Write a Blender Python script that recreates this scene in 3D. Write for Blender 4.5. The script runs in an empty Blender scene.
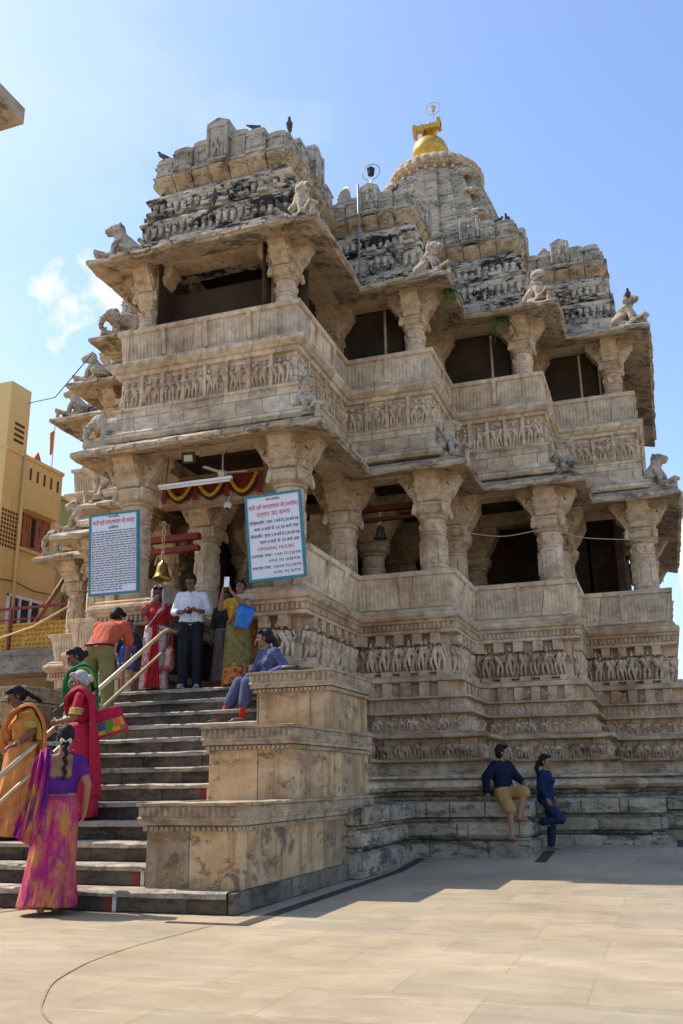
import bpy, bmesh, math, random
from mathutils import Vector, Matrix, Euler
R = math.radians
rnd = random.Random(7)
S = bpy.context.scene
COL = S.collection

# ---------------------------------------------------------------- camera
camd = bpy.data.cameras.new('camera')
camd.sensor_fit = 'AUTO'; camd.sensor_width = 36.0
camd.lens = 911.0 / 1024.0 * 36.0
camd.clip_start = 0.05; camd.clip_end = 3000
cam = bpy.data.objects.new('camera', camd); COL.objects.link(cam)
_p, _r, _y = R(16.5618), R(-0.862), R(18.8377)
_f = Vector((-math.sin(_y)*math.cos(_p), math.cos(_y)*math.cos(_p), math.sin(_p)))
_rt = Vector((math.cos(_y), math.sin(_y), 0)); _up = _rt.cross(_f)
rt = math.cos(_r)*_rt + math.sin(_r)*_up; up = -math.sin(_r)*_rt + math.cos(_r)*_up
M = Matrix((rt, up, -_f)).transposed().to_4x4(); M.translation = Vector((0, 0, 1.0))
cam.matrix_world = M
S.camera = cam

# ---------------------------------------------------------------- sun and sky
TO_SUN = Vector((-0.76, 0.06, 1.0)).normalized()
EL = math.asin(TO_SUN.z); AZ = math.atan2(TO_SUN.x, TO_SUN.y)
w = bpy.data.worlds.new('World'); S.world = w; w.use_nodes = True
wn, wl = w.node_tree.nodes, w.node_tree.links
bg = wn['Background']
sky = wn.new('ShaderNodeTexSky'); sky.sky_type = 'NISHITA'; sky.sun_disc = False
sky.sun_elevation = EL; sky.sun_rotation = AZ
sky.air_density = 1.0; sky.dust_density = 0.9; sky.ozone_density = 3.0
tc = wn.new('ShaderNodeTexCoord')
mp = wn.new('ShaderNodeMapping'); mp.inputs['Scale'].default_value = (1.0, 1.0, 2.2)
wl.new(tc.outputs['Generated'], mp.inputs['Vector'])
cn = wn.new('ShaderNodeTexNoise'); cn.inputs['Scale'].default_value = 1.5
cn.inputs['Detail'].default_value = 7; cn.inputs['Roughness'].default_value = 0.55
wl.new(mp.outputs[0], cn.inputs['Vector'])
# thin bright cloud gathers on the sunward (-X) side of the sky
sx = wn.new('ShaderNodeSeparateXYZ'); wl.new(tc.outputs['Generated'], sx.inputs[0])
side = wn.new('ShaderNodeMapRange'); side.inputs['From Min'].default_value = -0.25
side.inputs['From Max'].default_value = -0.75
side.inputs['To Min'].default_value = -0.24; side.inputs['To Max'].default_value = 0.13
wl.new(sx.outputs[0], side.inputs['Value'])
ad = wn.new('ShaderNodeMath'); ad.operation = 'ADD'
wl.new(cn.outputs['Fac'], ad.inputs[0]); wl.new(side.outputs[0], ad.inputs[1])
dt = wn.new('ShaderNodeVectorMath'); dt.operation = 'DISTANCE'; wl.new(tc.outputs['Generated'], dt.inputs[0]); dt.inputs[1].default_value = (-.505, .715, .472)
cn2 = wn.new('ShaderNodeTexNoise'); cn2.inputs['Scale'].default_value = 16; cn2.inputs['Detail'].default_value = 6; wl.new(tc.outputs['Generated'], cn2.inputs['Vector'])
pu = wn.new('ShaderNodeMapRange'); pu.inputs['From Min'].default_value = 0.0; pu.inputs['From Max'].default_value = 0.07
pu.inputs['To Min'].default_value = 0.34; pu.inputs['To Max'].default_value = -0.05; ds = wn.new('ShaderNodeMath'); ds.operation = 'MULTIPLY_ADD'; ds.inputs[1].default_value = -.22; wl.new(cn2.outputs['Fac'], ds.inputs[0])
da = wn.new('ShaderNodeMath'); da.operation = 'ADD'; da.inputs[1].default_value = .11; wl.new(dt.outputs['Value'], da.inputs[0]); wl.new(da.outputs[0], ds.inputs[2])
wl.new(ds.outputs[0], pu.inputs['Value'])
ml = wn.new('ShaderNodeMath'); ml.operation = 'MULTIPLY'; wl.new(cn2.outputs['Fac'], ml.inputs[0]); wl.new(pu.outputs[0], ml.inputs[1])
ad2 = wn.new('ShaderNodeMath'); ad2.operation = 'ADD'; wl.new(ad.outputs[0], ad2.inputs[0]); wl.new(ml.outputs[0], ad2.inputs[1])
cr = wn.new('ShaderNodeValToRGB')
cr.color_ramp.elements[0].position = 0.42; cr.color_ramp.elements[0].color = (0, 0, 0, 1)
cr.color_ramp.elements[1].position = 0.72; cr.color_ramp.elements[1].color = (1, 1, 1, 1)
wl.new(ad.outputs[0], cr.inputs['Fac'])
mxc = wn.new('ShaderNodeMix'); mxc.data_type = 'RGBA'
mxc.inputs['B'].default_value = (2.0, 2.35, 2.8, 1)
wl.new(cr.outputs['Color'], mxc.inputs['Factor']); hz = wn.new('ShaderNodeMix'); hz.data_type = 'RGBA'; hz.blend_type = 'MULTIPLY'; hz.inputs['Factor'].default_value = 1.0
hz.inputs['B'].default_value = (.69, .685, .70, 1); wl.new(sky.outputs['Color'], hz.inputs['A'])     # dusty air, less cyan
wl.new(hz.outputs['Result'], mxc.inputs['A'])
pr = wn.new('ShaderNodeMapRange'); pr.inputs['From Min'].default_value = .075; pr.inputs['From Max'].default_value = .15; wl.new(ml.outputs[0], pr.inputs['Value'])
mxp = wn.new('ShaderNodeMix'); mxp.data_type = 'RGBA'; mxp.inputs['B'].default_value = (2.45, 2.55, 2.68, 1)
wl.new(pr.outputs[0], mxp.inputs['Factor']); wl.new(mxc.outputs['Result'], mxp.inputs['A'])
wl.new(mxp.outputs['Result'], bg.inputs['Color'])
bg.inputs['Strength'].default_value = 0.15

sund = bpy.data.lights.new('sun', 'SUN'); sund.energy = 2.25; sund.angle = R(0.53)
sund.color = (1.0, 0.93, 0.82)
sun = bpy.data.objects.new('sun', sund); COL.objects.link(sun)
sun.rotation_euler = TO_SUN.to_track_quat('Z', 'Y').to_euler()

S.view_settings.view_transform = 'Standard'; S.view_settings.look = 'None'
S.view_settings.exposure = 1.44; S.view_settings.gamma = 1.0
S.view_settings.use_curve_mapping = False
S.cycles.max_bounces = 6; S.cycles.diffuse_bounces = 4
S.cycles.glossy_bounces = 2; S.cycles.transmission_bounces = 2; S.cycles.transparent_max_bounces = 6

# ---------------------------------------------------------------- object helpers
def tag(o, label=None, cat=None, group=None, kind=None):
    if label: o['label'] = label
    if cat: o['category'] = cat
    if group: o['group'] = group
    if kind: o['kind'] = kind
    return o

def thing(name, label, cat, loc=(0, 0, 0), rz=0.0, group=None):
    o = bpy.data.objects.new(name, None); COL.objects.link(o)
    o.location = loc; o.rotation_euler = (0, 0, rz); o.empty_display_size = 0.2
    return tag(o, label, cat, group)

def wloc(o):
    m = Matrix.Translation(o.location) @ o.rotation_euler.to_matrix().to_4x4()
    if o.parent: m = wloc(o.parent) @ m
    return m

def copy_tree(o, parent=None):
    c = o.copy(); COL.objects.link(c)
    if parent: c.parent = parent
    for ch in list(o.children): copy_tree(ch, c)
    return c

class MB:
    """collects shapes, then links them as one mesh object"""
    def __init__(s): s.v = []; s.f = []
    def add(s, vs, fs, m=None):
        b = len(s.v)
        if m is None: s.v.extend(tuple(p) for p in vs)
        else: s.v.extend(tuple(m @ Vector(p)) for p in vs)
        s.f.extend(tuple(i + b for i in q) for q in fs)
        return s
    def box(s, x0, x1, y0, y1, z0, z1, m=None):
        v = [(x0,y0,z0),(x1,y0,z0),(x1,y1,z0),(x0,y1,z0),(x0,y0,z1),(x1,y0,z1),(x1,y1,z1),(x0,y1,z1)]
        return s.add(v, [(0,3,2,1),(4,5,6,7),(0,1,5,4),(1,2,6,5),(2,3,7,6),(3,0,4,7)], m)
    def cap(s, p0, p1, r0, r1, seg=8, rings=2, flat=1.0, fax=None, m=None):
        """tapered capsule; flat squashes it along axis fax"""
        p0 = Vector(p0); p1 = Vector(p1); d = p1 - p0; L = d.length
        d = d / L if L > 1e-9 else Vector((0, 0, 1))
        a = Vector(fax) if fax is not None else (Vector((0, 0, 1)) if abs(d.z) < .9 else Vector((1, 0, 0)))
        a = a - a.dot(d) * d
        if a.length < 1e-6: a = d.orthogonal()
        a.normalize(); b = d.cross(a)
        prof = []
        for i in range(rings + 1):
            t = math.pi/2 * i / rings
            prof.append((p0 - d*r0*math.cos(t), r0*math.sin(t)))
        for i in range(rings + 1):
            t = math.pi/2 * i / rings
            prof.append((p1 + d*r1*math.sin(t), r1*math.cos(t)))
        vs = [tuple(prof[0][0])]; fs = []
        for c, r in prof[1:-1]:
            for k in range(seg):
                t = 2*math.pi*k/seg
                vs.append(tuple(c + a*(r*flat*math.cos(t)) + b*(r*math.sin(t))))
        vs.append(tuple(prof[-1][0])); n = len(prof) - 2; last = len(vs) - 1
        for k in range(seg):
            k2 = (k+1) % seg
            fs.append((0, 1+k2, 1+k)); fs.append((last, 1+(n-1)*seg+k, 1+(n-1)*seg+k2))
            for j in range(n-1):
                fs.append((1+j*seg+k, 1+j*seg+k2, 1+(j+1)*seg+k2, 1+(j+1)*seg+k))
        return s.add(vs, fs, m)
    def ell(s, c, r, seg=10, rings=6, rot=None, m=None):
        c = Vector(c); rm = rot.to_matrix() if rot is not None else Matrix.Identity(3)
        vs = [tuple(c + rm @ Vector((0, 0, -r[2])))]; fs = []
        for j in range(1, rings):
            t = math.pi*j/rings
            for k in range(seg):
                p = 2*math.pi*k/seg
                vs.append(tuple(c + rm @ Vector((r[0]*math.sin(t)*math.cos(p), r[1]*math.sin(t)*math.sin(p), -r[2]*math.cos(t)))))
        vs.append(tuple(c + rm @ Vector((0, 0, r[2])))); last = len(vs)-1
        for k in range(seg):
            k2 = (k+1) % seg
            fs.append((0, 1+k2, 1+k)); fs.append((last, 1+(rings-2)*seg+k, 1+(rings-2)*seg+k2))
            for j in range(rings-2):
                fs.append((1+j*seg+k, 1+j*seg+k2, 1+(j+1)*seg+k2, 1+(j+1)*seg+k))
        return s.add(vs, fs, m)
    def lathe(s, prof, seg=20, c=(0, 0, 0), m=None, sq=0.0):
        """prof: (r, z) from bottom to top, closed with caps; sq pushes the ring towards a square"""
        vs = []; fs = []
        for r, z in prof:
            for k in range(seg):
                t = 2*math.pi*(k+.5)/seg
                q = 1.0
                if sq: q = (1-sq) + sq/max(abs(math.cos(t)), abs(math.sin(t)))
                vs.append((c[0]+r*q*math.cos(t), c[1]+r*q*math.sin(t), c[2]+z))
        n = len(prof)
        for j in range(n-1):
            for k in range(seg):
                k2 = (k+1) % seg
                fs.append((j*seg+k, j*seg+k2, (j+1)*seg+k2, (j+1)*seg+k))
        fs.append(tuple(range(seg))[::-1]); fs.append(tuple((n-1)*seg+k for k in range(seg)))
        return s.add(vs, fs, m)
    def tube(s, pts, r, seg=8, closed=False, m=None):
        pts = [Vector(p) for p in pts]; n = len(pts); vs = []; fs = []; a = None
        for i, p in enumerate(pts):
            if closed: d = pts[(i+1) % n] - pts[i-1]
            else: d = pts[min(i+1, n-1)] - pts[max(i-1, 0)]
            d.normalize()
            if a is None: a = d.orthogonal().normalized()
            a = (a - a.dot(d)*d).normalized(); b = d.cross(a)
            rr = r[i] if isinstance(r, (list, tuple)) else r
            for k in range(seg):
                t = 2*math.pi*k/seg
                vs.append(tuple(p + a*rr*math.cos(t) + b*rr*math.sin(t)))
        for i in range(n if closed else n-1):
            j = (i+1) % n
            for k in range(seg):
                k2 = (k+1) % seg
                fs.append((i*seg+k, i*seg+k2, j*seg+k2, j*seg+k))
        if not closed:
            fs.append(tuple(range(seg))[::-1]); fs.append(tuple((n-1)*seg+k for k in range(seg)))
        return s.add(vs, fs, m)
    def prism(s, poly, o, ax, ay, az, m=None):
        """2-D outline poly (u,v) on axes ax, ay from origin o, pushed out by vector az (outline CCW seen against az)"""
        o = Vector(o); ax = Vector(ax); ay = Vector(ay); az = Vector(az); n = len(poly)
        vs = [tuple(o + ax*u + ay*v) for u, v in poly] + [tuple(o + ax*u + ay*v + az) for u, v in poly]
        fs = [tuple(range(n))[::-1], tuple(range(n, 2*n))]
        for i in range(n):
            j = (i+1) % n; fs.append((i, j, n+j, n+i))
        return s.add(vs, fs, m)
    def grid(s, rows, closed=False, m=None):
        n = len(rows[0]); vs = [tuple(p) for r_ in rows for p in r_]; fs = []
        for i in range(len(rows)-1):
            for k in range(n if closed else n-1):
                k2 = (k+1) % n
                fs.append((i*n+k, i*n+k2, (i+1)*n+k2, (i+1)*n+k))
        return s.add(vs, fs, m)
    def build(s, name, mat, parent=None, smooth=False, origin=None, world=True, fixn=False, bevel=0, remesh=0, smo=0, solid=0, sub=0):
        me = bpy.data.meshes.new(name)
        if parent is not None and world:
            inv = wloc(parent).inverted(); vs = [tuple(inv @ Vector(p)) for p in s.v]
        else: vs = s.v
        org = Vector((0, 0, 0))
        if origin is not None:
            org = (wloc(parent).inverted() @ Vector(origin)) if (parent is not None and world) else Vector(origin)
            vs = [tuple(Vector(p) - org) for p in vs]
        me.from_pydata(vs, [], s.f); me.update()
        if fixn:
            b = bmesh.new(); b.from_mesh(me); bmesh.ops.recalc_face_normals(b, faces=b.faces); b.to_mesh(me); b.free()
        o = bpy.data.objects.new(name, me); COL.objects.link(o)
        if remesh or smo or solid or sub:
            if solid: q = o.modifiers.new('s', 'SOLIDIFY'); q.thickness = solid; q.offset = 0
            if remesh: q = o.modifiers.new('r', 'REMESH'); q.mode = 'VOXEL'; q.voxel_size = remesh; q.use_smooth_shade = smooth
            if smo: q = o.modifiers.new('m', 'SMOOTH'); q.iterations = smo; q.factor = 0.5
            if sub: q = o.modifiers.new('u', 'SUBSURF'); q.levels = sub; q.render_levels = sub
            dg = bpy.context.evaluated_depsgraph_get()
            m2 = bpy.data.meshes.new_from_object(o.evaluated_get(dg)); o.modifiers.clear()
            o.data = m2; bpy.data.meshes.remove(me); me = m2; me.name = name
        if smooth: me.polygons.foreach_set('use_smooth', [True]*len(me.polygons))
        if mat: me.materials.clear(); me.materials.append(mat)
        if bevel:
            q = o.modifiers.new('bevel', 'BEVEL'); q.width = bevel; q.segments = 2; q.limit_method = 'ANGLE'; q.angle_limit = R(40)
        if parent is not None: o.parent = parent
        o.location = org
        return o

# ---------------------------------------------------------------- material helpers
class NT:
    def __init__(s, name, rough=0.8, spec=0.3):
        s.m = bpy.data.materials.new(name); s.m.use_nodes = True
        s.n = s.m.node_tree.nodes; s.l = s.m.node_tree.links
        s.b = s.n['Principled BSDF']; s.b.inputs['Roughness'].default_value = rough
        s.b.inputs['Specular IOR Level'].default_value = spec
    def new(s, t, **kw):
        n = s.n.new(t)
        for k, v in kw.items():
            if k in n.inputs: n.inputs[k].default_value = v
            else: setattr(n, k, v)
        return n
    def pos(s, scale=(1, 1, 1), obj=False, rot=(0, 0, 0)):
        if obj: src = s.new('ShaderNodeTexCoord').outputs['Object']
        else: src = s.new('ShaderNodeNewGeometry').outputs['Position']
        q = s.new('ShaderNodeMapping'); q.inputs['Scale'].default_value = scale; q.inputs['Rotation'].default_value = rot
        s.l.new(src, q.inputs['Vector']); return q.outputs[0]
    def noise(s, v, scale, detail=5, rough=.55, dist=0):
        n = s.new('ShaderNodeTexNoise'); n.inputs['Scale'].default_value = scale
        n.inputs['Detail'].default_value = detail; n.inputs['Roughness'].default_value = rough
        n.inputs['Distortion'].default_value = dist; s.l.new(v, n.inputs['Vector']); return n.outputs['Fac']
    def ramp(s, f, stops):
        r = s.new('ShaderNodeValToRGB'); e = r.color_ramp.elements
        while len(e) < len(stops): e.new(.5)
        for q, (p, c) in zip(e, stops):
            q.position = p; q.color = (*c, 1) if len(c) == 3 else c
        s.l.new(f, r.inputs['Fac']); return r.outputs['Color']
    def mix(s, f, a, b, mode='MIX'):
        x = s.new('ShaderNodeMix'); x.data_type = 'RGBA'; x.blend_type = mode
        for sock, v in ((x.inputs[0], f), (x.inputs[6], a), (x.inputs[7], b)):
            if hasattr(v, 'node'): s.l.new(v, sock)
            elif isinstance(v, (int, float)): sock.default_value = v
            else: sock.default_value = (*v, 1)
        return x.outputs[2]
    def math(s, op, a, b=0.0):
        x = s.new('ShaderNodeMath'); x.operation = op
        for i, v in enumerate((a, b)):
            if hasattr(v, 'node'): s.l.new(v, x.inputs[i])
            else: x.inputs[i].default_value = v
        return x.outputs[0]
    def color(s, c):
        if hasattr(c, 'node'): s.l.new(c, s.b.inputs['Base Color'])
        else: s.b.inputs['Base Color'].default_value = (*c, 1)
        return s
    def bump(s, h, strength=.5, dist=.02):
        q = s.new('ShaderNodeBump'); q.inputs['Strength'].default_value = strength
        q.inputs['Distance'].default_value = dist; s.l.new(h, q.inputs['Height'])
        if s.b.inputs['Normal'].is_linked:
            s.l.new(s.b.inputs['Normal'].links[0].from_socket, q.inputs['Normal'])
        s.l.new(q.outputs[0], s.b.inputs['Normal']); return s

def plain(name, c, rough=.6, metal=0, spec=.3, var=0.12, scale=6, bump=0, bscale=60, obj=True):
    t = NT(name, rough, spec); t.b.inputs['Metallic'].default_value = metal
    v = t.pos(obj=obj); f = t.noise(v, scale)
    lo = tuple(x*(1-var) for x in c); hi = tuple(min(1, x*(1+var)) for x in c)
    t.color(t.ramp(f, [(.3, lo), (.7, hi)]))
    if bump: t.bump(t.noise(v, bscale), bump, .01)
    return t.m

def stone(name, c1, c2, c3, big=.7, soot=0.0, sootc=(.035, .032, .03), joints=None, bump=.55, fine=26, rough=.88, carve=0, streak=0):
    """weathered carved stone: big tonal patches, blotches, soot stains, masonry joints"""
    t = NT(name, rough, .22)
    v = t.pos()
    a = t.noise(v, big, 6, .6, .4)
    col = t.ramp(a, [(.3, c1), (.5, c2), (.72, c3)])
    b = t.noise(v, big*7, 6, .65)
    col = t.mix(.55, col, t.ramp(b, [(.3, (.42, .39, .36)), (.68, (1.34, 1.31, 1.26))]), 'MULTIPLY')
    if streak:
        st = t.noise(t.pos((3.2, 3.2, .5)), 1.6, 6, .6, .3)
        col = t.mix(t.ramp(st, [(.54, (0, 0, 0)), (.72, (streak,)*3)]), col, (.17, .13, .09))
    if soot:
        s1 = t.noise(t.pos((1, 1, 3.5)), 1.5, 8, .72, .5); s2 = t.noise(t.pos((1, 1, 2.2)), 7.0, 6, .7)
        m = t.math('ADD', t.math('MULTIPLY', s1, .6), t.math('MULTIPLY', s2, .4))
        m = t.ramp(m, [(.53 - .06*soot, (0, 0, 0)), (.585 - .05*soot, (min(1, soot*1.5),)*3)])
        col = t.mix(m, col, sootc)
    h = t.math('ADD', t.noise(v, fine, 6, .65), t.math('MULTIPLY', t.noise(v, fine*.22, 4, .6), 1.2))
    if joints:
        g = t.new('ShaderNodeSeparateXYZ'); t.l.new(v, g.inputs[0])
        u = t.math('ADD', g.outputs[0], g.outputs[1])
        cxy = t.new('ShaderNodeCombineXYZ'); t.l.new(u, cxy.inputs[0]); t.l.new(g.outputs[2], cxy.inputs[1])
        br = t.new('ShaderNodeTexBrick'); t.l.new(cxy.outputs[0], br.inputs['Vector'])
        br.inputs['Scale'].default_value = 1.0; br.inputs['Brick Width'].default_value = joints[0]
        br.inputs['Row Height'].default_value = joints[1]; br.inputs['Mortar Size'].default_value = joints[2] if len(joints) > 2 else .006
        br.inputs['Mortar Smooth'].default_value = .3
        br.inputs['Color1'].default_value = (.72, .70, .68, 1); br.inputs['Color2'].default_value = (1.18, 1.15, 1.1, 1)
        br.inputs['Mortar'].default_value = (.35, .32, .3, 1)
        col = t.mix(.75, col, br.outputs['Color'], 'MULTIPLY')
        h = t.math('SUBTRACT', h, t.math('MULTIPLY', br.outputs['Fac'], 1.5))
    t.color(col)
    if carve:
        vo = t.new('ShaderNodeTexVoronoi'); vo.inputs['Scale'].default_value = carve
        t.l.new(v, vo.inputs['Vector'])
        t.bump(vo.outputs['Distance'], .8, .05)
    t.bump(h, bump, .03)
    return t.m
# ---------------------------------------------------------------- stone palette
TAN1, TAN2, TAN3 = (.36, .205, .115), (.57, .405, .265), (.70, .56, .40)
M_wall   = stone('tan_carved_stone', TAN1, TAN2, TAN3, .8, soot=.22, carve=0, streak=.5)
M_relief = stone('tan_relief_stone', (.43, .275, .165), (.61, .455, .31), (.72, .585, .43), 1.3, soot=.2)
M_carve  = stone('tan_carved_capital', (.43, .295, .18), (.60, .455, .305), (.70, .56, .40), 1.4, soot=.15, fine=34, bump=.8)
M_fret   = stone('tan_fretted_stone', (.32, .22, .13), (.42, .32, .2), (.5, .4, .27), 1.0, carve=17, soot=.2)
M_bal    = stone('cream_parapet_stone', (.50, .36, .23), (.68, .545, .395), (.77, .66, .51), .9, joints=(1.1, 3.0, .008), soot=.12, streak=.4)
M_up     = stone('cream_upper_stone', (.46, .34, .225), (.63, .51, .37), (.73, .62, .48), .9, joints=(.42, .30, .007), soot=.2, streak=.45)
M_plinth = stone('grey_brown_plinth_stone', (.26, .215, .16), (.41, .345, .26), (.54, .46, .35), 1.1, soot=.45, joints=(.8, .27, .01), bump=1.0, fine=18)
M_low    = stone('grey_frieze_stone', (.33, .225, .135), (.52, .39, .26), (.66, .525, .37), 1.0, soot=.35)
M_roof   = stone('sooty_grey_stone', (.42, .36, .28), (.58, .515, .42), (.68, .615, .52), .9, soot=.68, streak=.5, bump=.8)
M_roofp  = stone('grey_panel_stone', (.38, .33, .255), (.50, .445, .36), (.60, .54, .45), 1.2, soot=.35, streak=.6, bump=.8)
M_corbel = stone('tan_corbel_stone', (.40, .29, .18), (.52, .405, .27), (.60, .485, .345), 1.2, soot=.38)
M_eave   = stone('eave_slab_stone', (.36, .27, .18), (.49, .385, .27), (.58, .49, .37), 1.0, soot=.45, bump=.8)
M_in     = stone('shade_dark_interior_stone', (.05, .033, .02), (.08, .052, .03), (.12, .08, .048), 1.0, soot=.3)  # shade of the hall and gallery is put into this dark colour
M_spire  = stone('pale_spire_stone', (.38, .32, .24), (.50, .435, .345), (.58, .515, .42), .6, soot=.42, streak=.5, fine=12)
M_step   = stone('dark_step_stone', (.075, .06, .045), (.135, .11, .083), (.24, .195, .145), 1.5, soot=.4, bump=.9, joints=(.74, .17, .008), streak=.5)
M_tread  = stone('worn_sunlit_tread_stone', (.27, .23, .18), (.43, .37, .29), (.56, .49, .39), 2.2, soot=.35, bump=.6)  # worn stone, with sunlit brightness of the treads painted in as well
M_statue = stone('pale_statue_stone', (.38, .31, .225), (.52, .44, .335), (.62, .545, .43), 2.6, soot=.4, fine=30, bump=1.0)
def marble(name, c1, c2, c3, vein):
    t = NT(name, .5, .35); v = t.pos()
    n = t.noise(t.pos((.8, .8, 1.6)), 1.2, 7, .65, 1.5)
    col = t.ramp(n, [(.3, c1), (.5, c2), (.68, c3)])
    vn = t.noise(t.pos((1.0, 1.0, 1.6), rot=(.4, .5, 0)), 1.6, 9, .74, .7)
    f = t.math('ABSOLUTE', t.math('SUBTRACT', vn, .5))
    f2 = t.ramp(f, [(.0, (1,)*3), (.05, (0,)*3)]); gate = t.ramp(t.noise(v, 1.1, 4, .6), [(.5, (0,)*3), (.66, (.65,)*3)])
    col = t.mix(t.mix(1.0, f2, gate, 'MULTIPLY'), col, vein)
    g = t.new('ShaderNodeSeparateXYZ'); t.l.new(v, g.inputs[0])
    u = t.math('ADD', g.outputs[0], g.outputs[1])
    cxy = t.new('ShaderNodeCombineXYZ'); t.l.new(u, cxy.inputs[0]); t.l.new(g.outputs[2], cxy.inputs[1])
    br = t.new('ShaderNodeTexBrick', offset=.5, offset_frequency=1)
    t.l.new(cxy.outputs[0], br.inputs['Vector']); br.inputs['Scale'].default_value = 1
    br.inputs['Brick Width'].default_value = .62; br.inputs['Row Height'].default_value = .69
    br.inputs['Mortar Size'].default_value = .006
    br.inputs['Color1'].default_value = (.58, .60, .66, 1); br.inputs['Color2'].default_value = (1.25, 1.08, .86, 1)
    br.inputs['Mortar'].default_value = (.3, .26, .22, 1)
    col = t.mix(.9, col, br.outputs['Color'], 'MULTIPLY')
    dirt = t.noise(t.pos((4.5, 4.5, .45)), 1.5, 7, .7)
    col = t.mix(t.ramp(dirt, [(.50, (0,)*3), (.64, (.65,)*3)]), col, (.22, .12, .05))
    d2 = t.noise(t.pos((1, 1, 1.6)), 3.1, 8, .75, .4)
    col = t.mix(t.ramp(d2, [(.53, (0,)*3), (.61, (.85,)*3)]), col, (.10, .075, .055))
    t.color(col)
    t.bump(t.math('SUBTRACT', t.noise(v, 18, 5), t.math('MULTIPLY', br.outputs['Fac'], 1.2)), .3, .02)
    return t.m
M_marble = marble('amber_veined_marble', (.38, .225, .10), (.54, .38, .215), (.64, .51, .345), (.12, .07, .04))
M_blockcap = stone('fluted_cap_stone', (.33, .235, .14), (.45, .345, .225), (.54, .43, .30), 1.6, soot=.28, bump=.6)
M_gold   = plain('gilded_metal', (.56, .34, .05), .45, .45, .5, .25, 9)
M_brass  = plain('old_brass', (.38, .24, .07), .38, .9, .5, .3, 12)
M_steel  = plain('steel_pipe', (.55, .43, .25), .42, .45, .5, .2, 5)
M_white  = plain('white_paint', (.78, .78, .76), .5, 0, .3, .06)
M_signw  = plain('sign_white_face', (.66, .66, .72), .45, 0, .4, .04)
M_teal   = plain('teal_frame_paint', (.035, .20, .25), .5)
M_tblack = plain('black_lettering', (.03, .03, .045), .6, var=.05)
M_tred   = plain('red_lettering', (.55, .05, .05), .6, var=.05)
M_tblue  = plain('blue_lettering', (.04, .08, .4), .6, var=.05)
M_redp   = plain('red_paint', (.20, .028, .022), .6)
M_dredp  = plain('dark_red_paint', (.10, .015, .014), .6)
M_black  = plain('black_plastic', (.02, .02, .022), .45)
M_glass  = plain('lamp_glass', (.75, .72, .55), .2, 0, .6, .05)
M_net    = None
def netmat():
    t = NT('dark_brown_bird_net', .9, .1); v = t.pos()
    g = t.new('ShaderNodeSeparateXYZ'); t.l.new(v, g.inputs[0])
    u = t.math('ADD', g.outputs[0], g.outputs[1])
    su = t.math('SINE', t.math('MULTIPLY', u, 170)); sz = t.math('SINE', t.math('MULTIPLY', g.outputs[2], 170))
    mx = t.math('MAXIMUM', su, sz)
    col = t.mix(t.ramp(t.noise(v, 1.1, 5), [(.35, (0,)*3), (.7, (1,)*3)]), (.030, .021, .015), (.085, .055, .036))
    t.color(t.mix(t.ramp(mx, [(.7, (0,)*3), (.95, (.5,)*3)]), col, (.10, .075, .05)))
    return t.m
M_net = netmat()
# ---------------------------------------------------------------- temple plan
A = -5.87
H = (1.5, 3.0, 4.65, 6.1); Y = (11.1, 13.4, 14.9, 16.3, 22.4)
PW = 0.82                                   # half width of the entrance passage
half = [(A+H[0], Y[0]), (A+H[0], Y[1]), (A+H[1], Y[1]), (A+H[1], Y[2]), (A+H[2], Y[2]), (A+H[2], Y[3]), (A+H[3], Y[3]), (A+H[3], Y[4])]
def mir(p): return [(2*A-x, y) for x, y in reversed(p)]
P_low_r = [(A+PW, 13.8), (A+PW, Y[0])] + half
P_low_l = mir(P_low_r)
P_bal_r = half; P_bal_l = mir(half)
P_full = mir(half) + half
HU = (1.42, 2.86, 4.44, 5.90); YU = (11.1, 13.3, 14.85, 16.3, 22.4)
halfu = [(A+HU[0], YU[0]), (A+HU[0], YU[1]), (A+HU[1], YU[1]), (A+HU[1], YU[2]), (A+HU[2], YU[2]), (A+HU[2], YU[3]), (A+HU[3], YU[3]), (A+HU[3], YU[4])]
P_up = mir(halfu) + halfu

def seg_n(p, q):
    dx, dy = q[0]-p[0], q[1]-p[1]; L = math.hypot(dx, dy)
    return (dx/L, dy/L), (dy/L, -dx/L), L
def offs(poly, d):
    out = []
    for i, p in enumerate(poly):
        n = [0, 0]
        if i > 0: q = seg_n(poly[i-1], p)[1]; n[0] += q[0]; n[1] += q[1]
        if i < len(poly)-1: q = seg_n(p, poly[i+1])[1]; n[0] += q[0]; n[1] += q[1]
        out.append((p[0]+n[0]*d, p[1]+n[1]*d))
    return out
def sqz(P, prof):
    return [(d if d < .3 else .3+(d-.3)*.35, z) for d, z in prof] if P is P_low_l else prof
def sweep(mb, poly, prof, closed=False, step=None, jit=None, caps=True):
    """prof: list of (d, z); carried round poly with mitred corners"""
    rows = []
    for k, (d, z) in enumerate(sqz(poly, prof)):
        o = offs(poly, d); row = []
        for i in range(len(o)-1):
            (x0, y0), (x1, y1) = o[i], o[i+1]
            n = max(1, int(round(seg_n(poly[i], poly[i+1])[2]/step))) if step else 1
            for j in range(n + (1 if i == len(o)-2 else 0)):
                t = j/n; row.append([x0+(x1-x0)*t, y0+(y1-y0)*t, z])
        if jit:
            for q, p in enumerate(row): p[2] += jit(q, k)
        rows.append(row)
    if closed: rows.append(rows[0])
    n = len(rows[0]); vs = [tuple(p) for r_ in rows for p in r_]; fs = []
    for j in range(len(rows)-1):
        for i in range(n-1): fs.append((j*n+i, j*n+i+1, (j+1)*n+i+1, (j+1)*n+i))
    if caps and len(rows) > 2:
        m = len(rows) - (1 if closed else 0)
        fs.append(tuple(j*n for j in range(m))); fs.append(tuple(j*n+n-1 for j in range(m))[::-1])
    mb.add(vs, fs)
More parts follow.
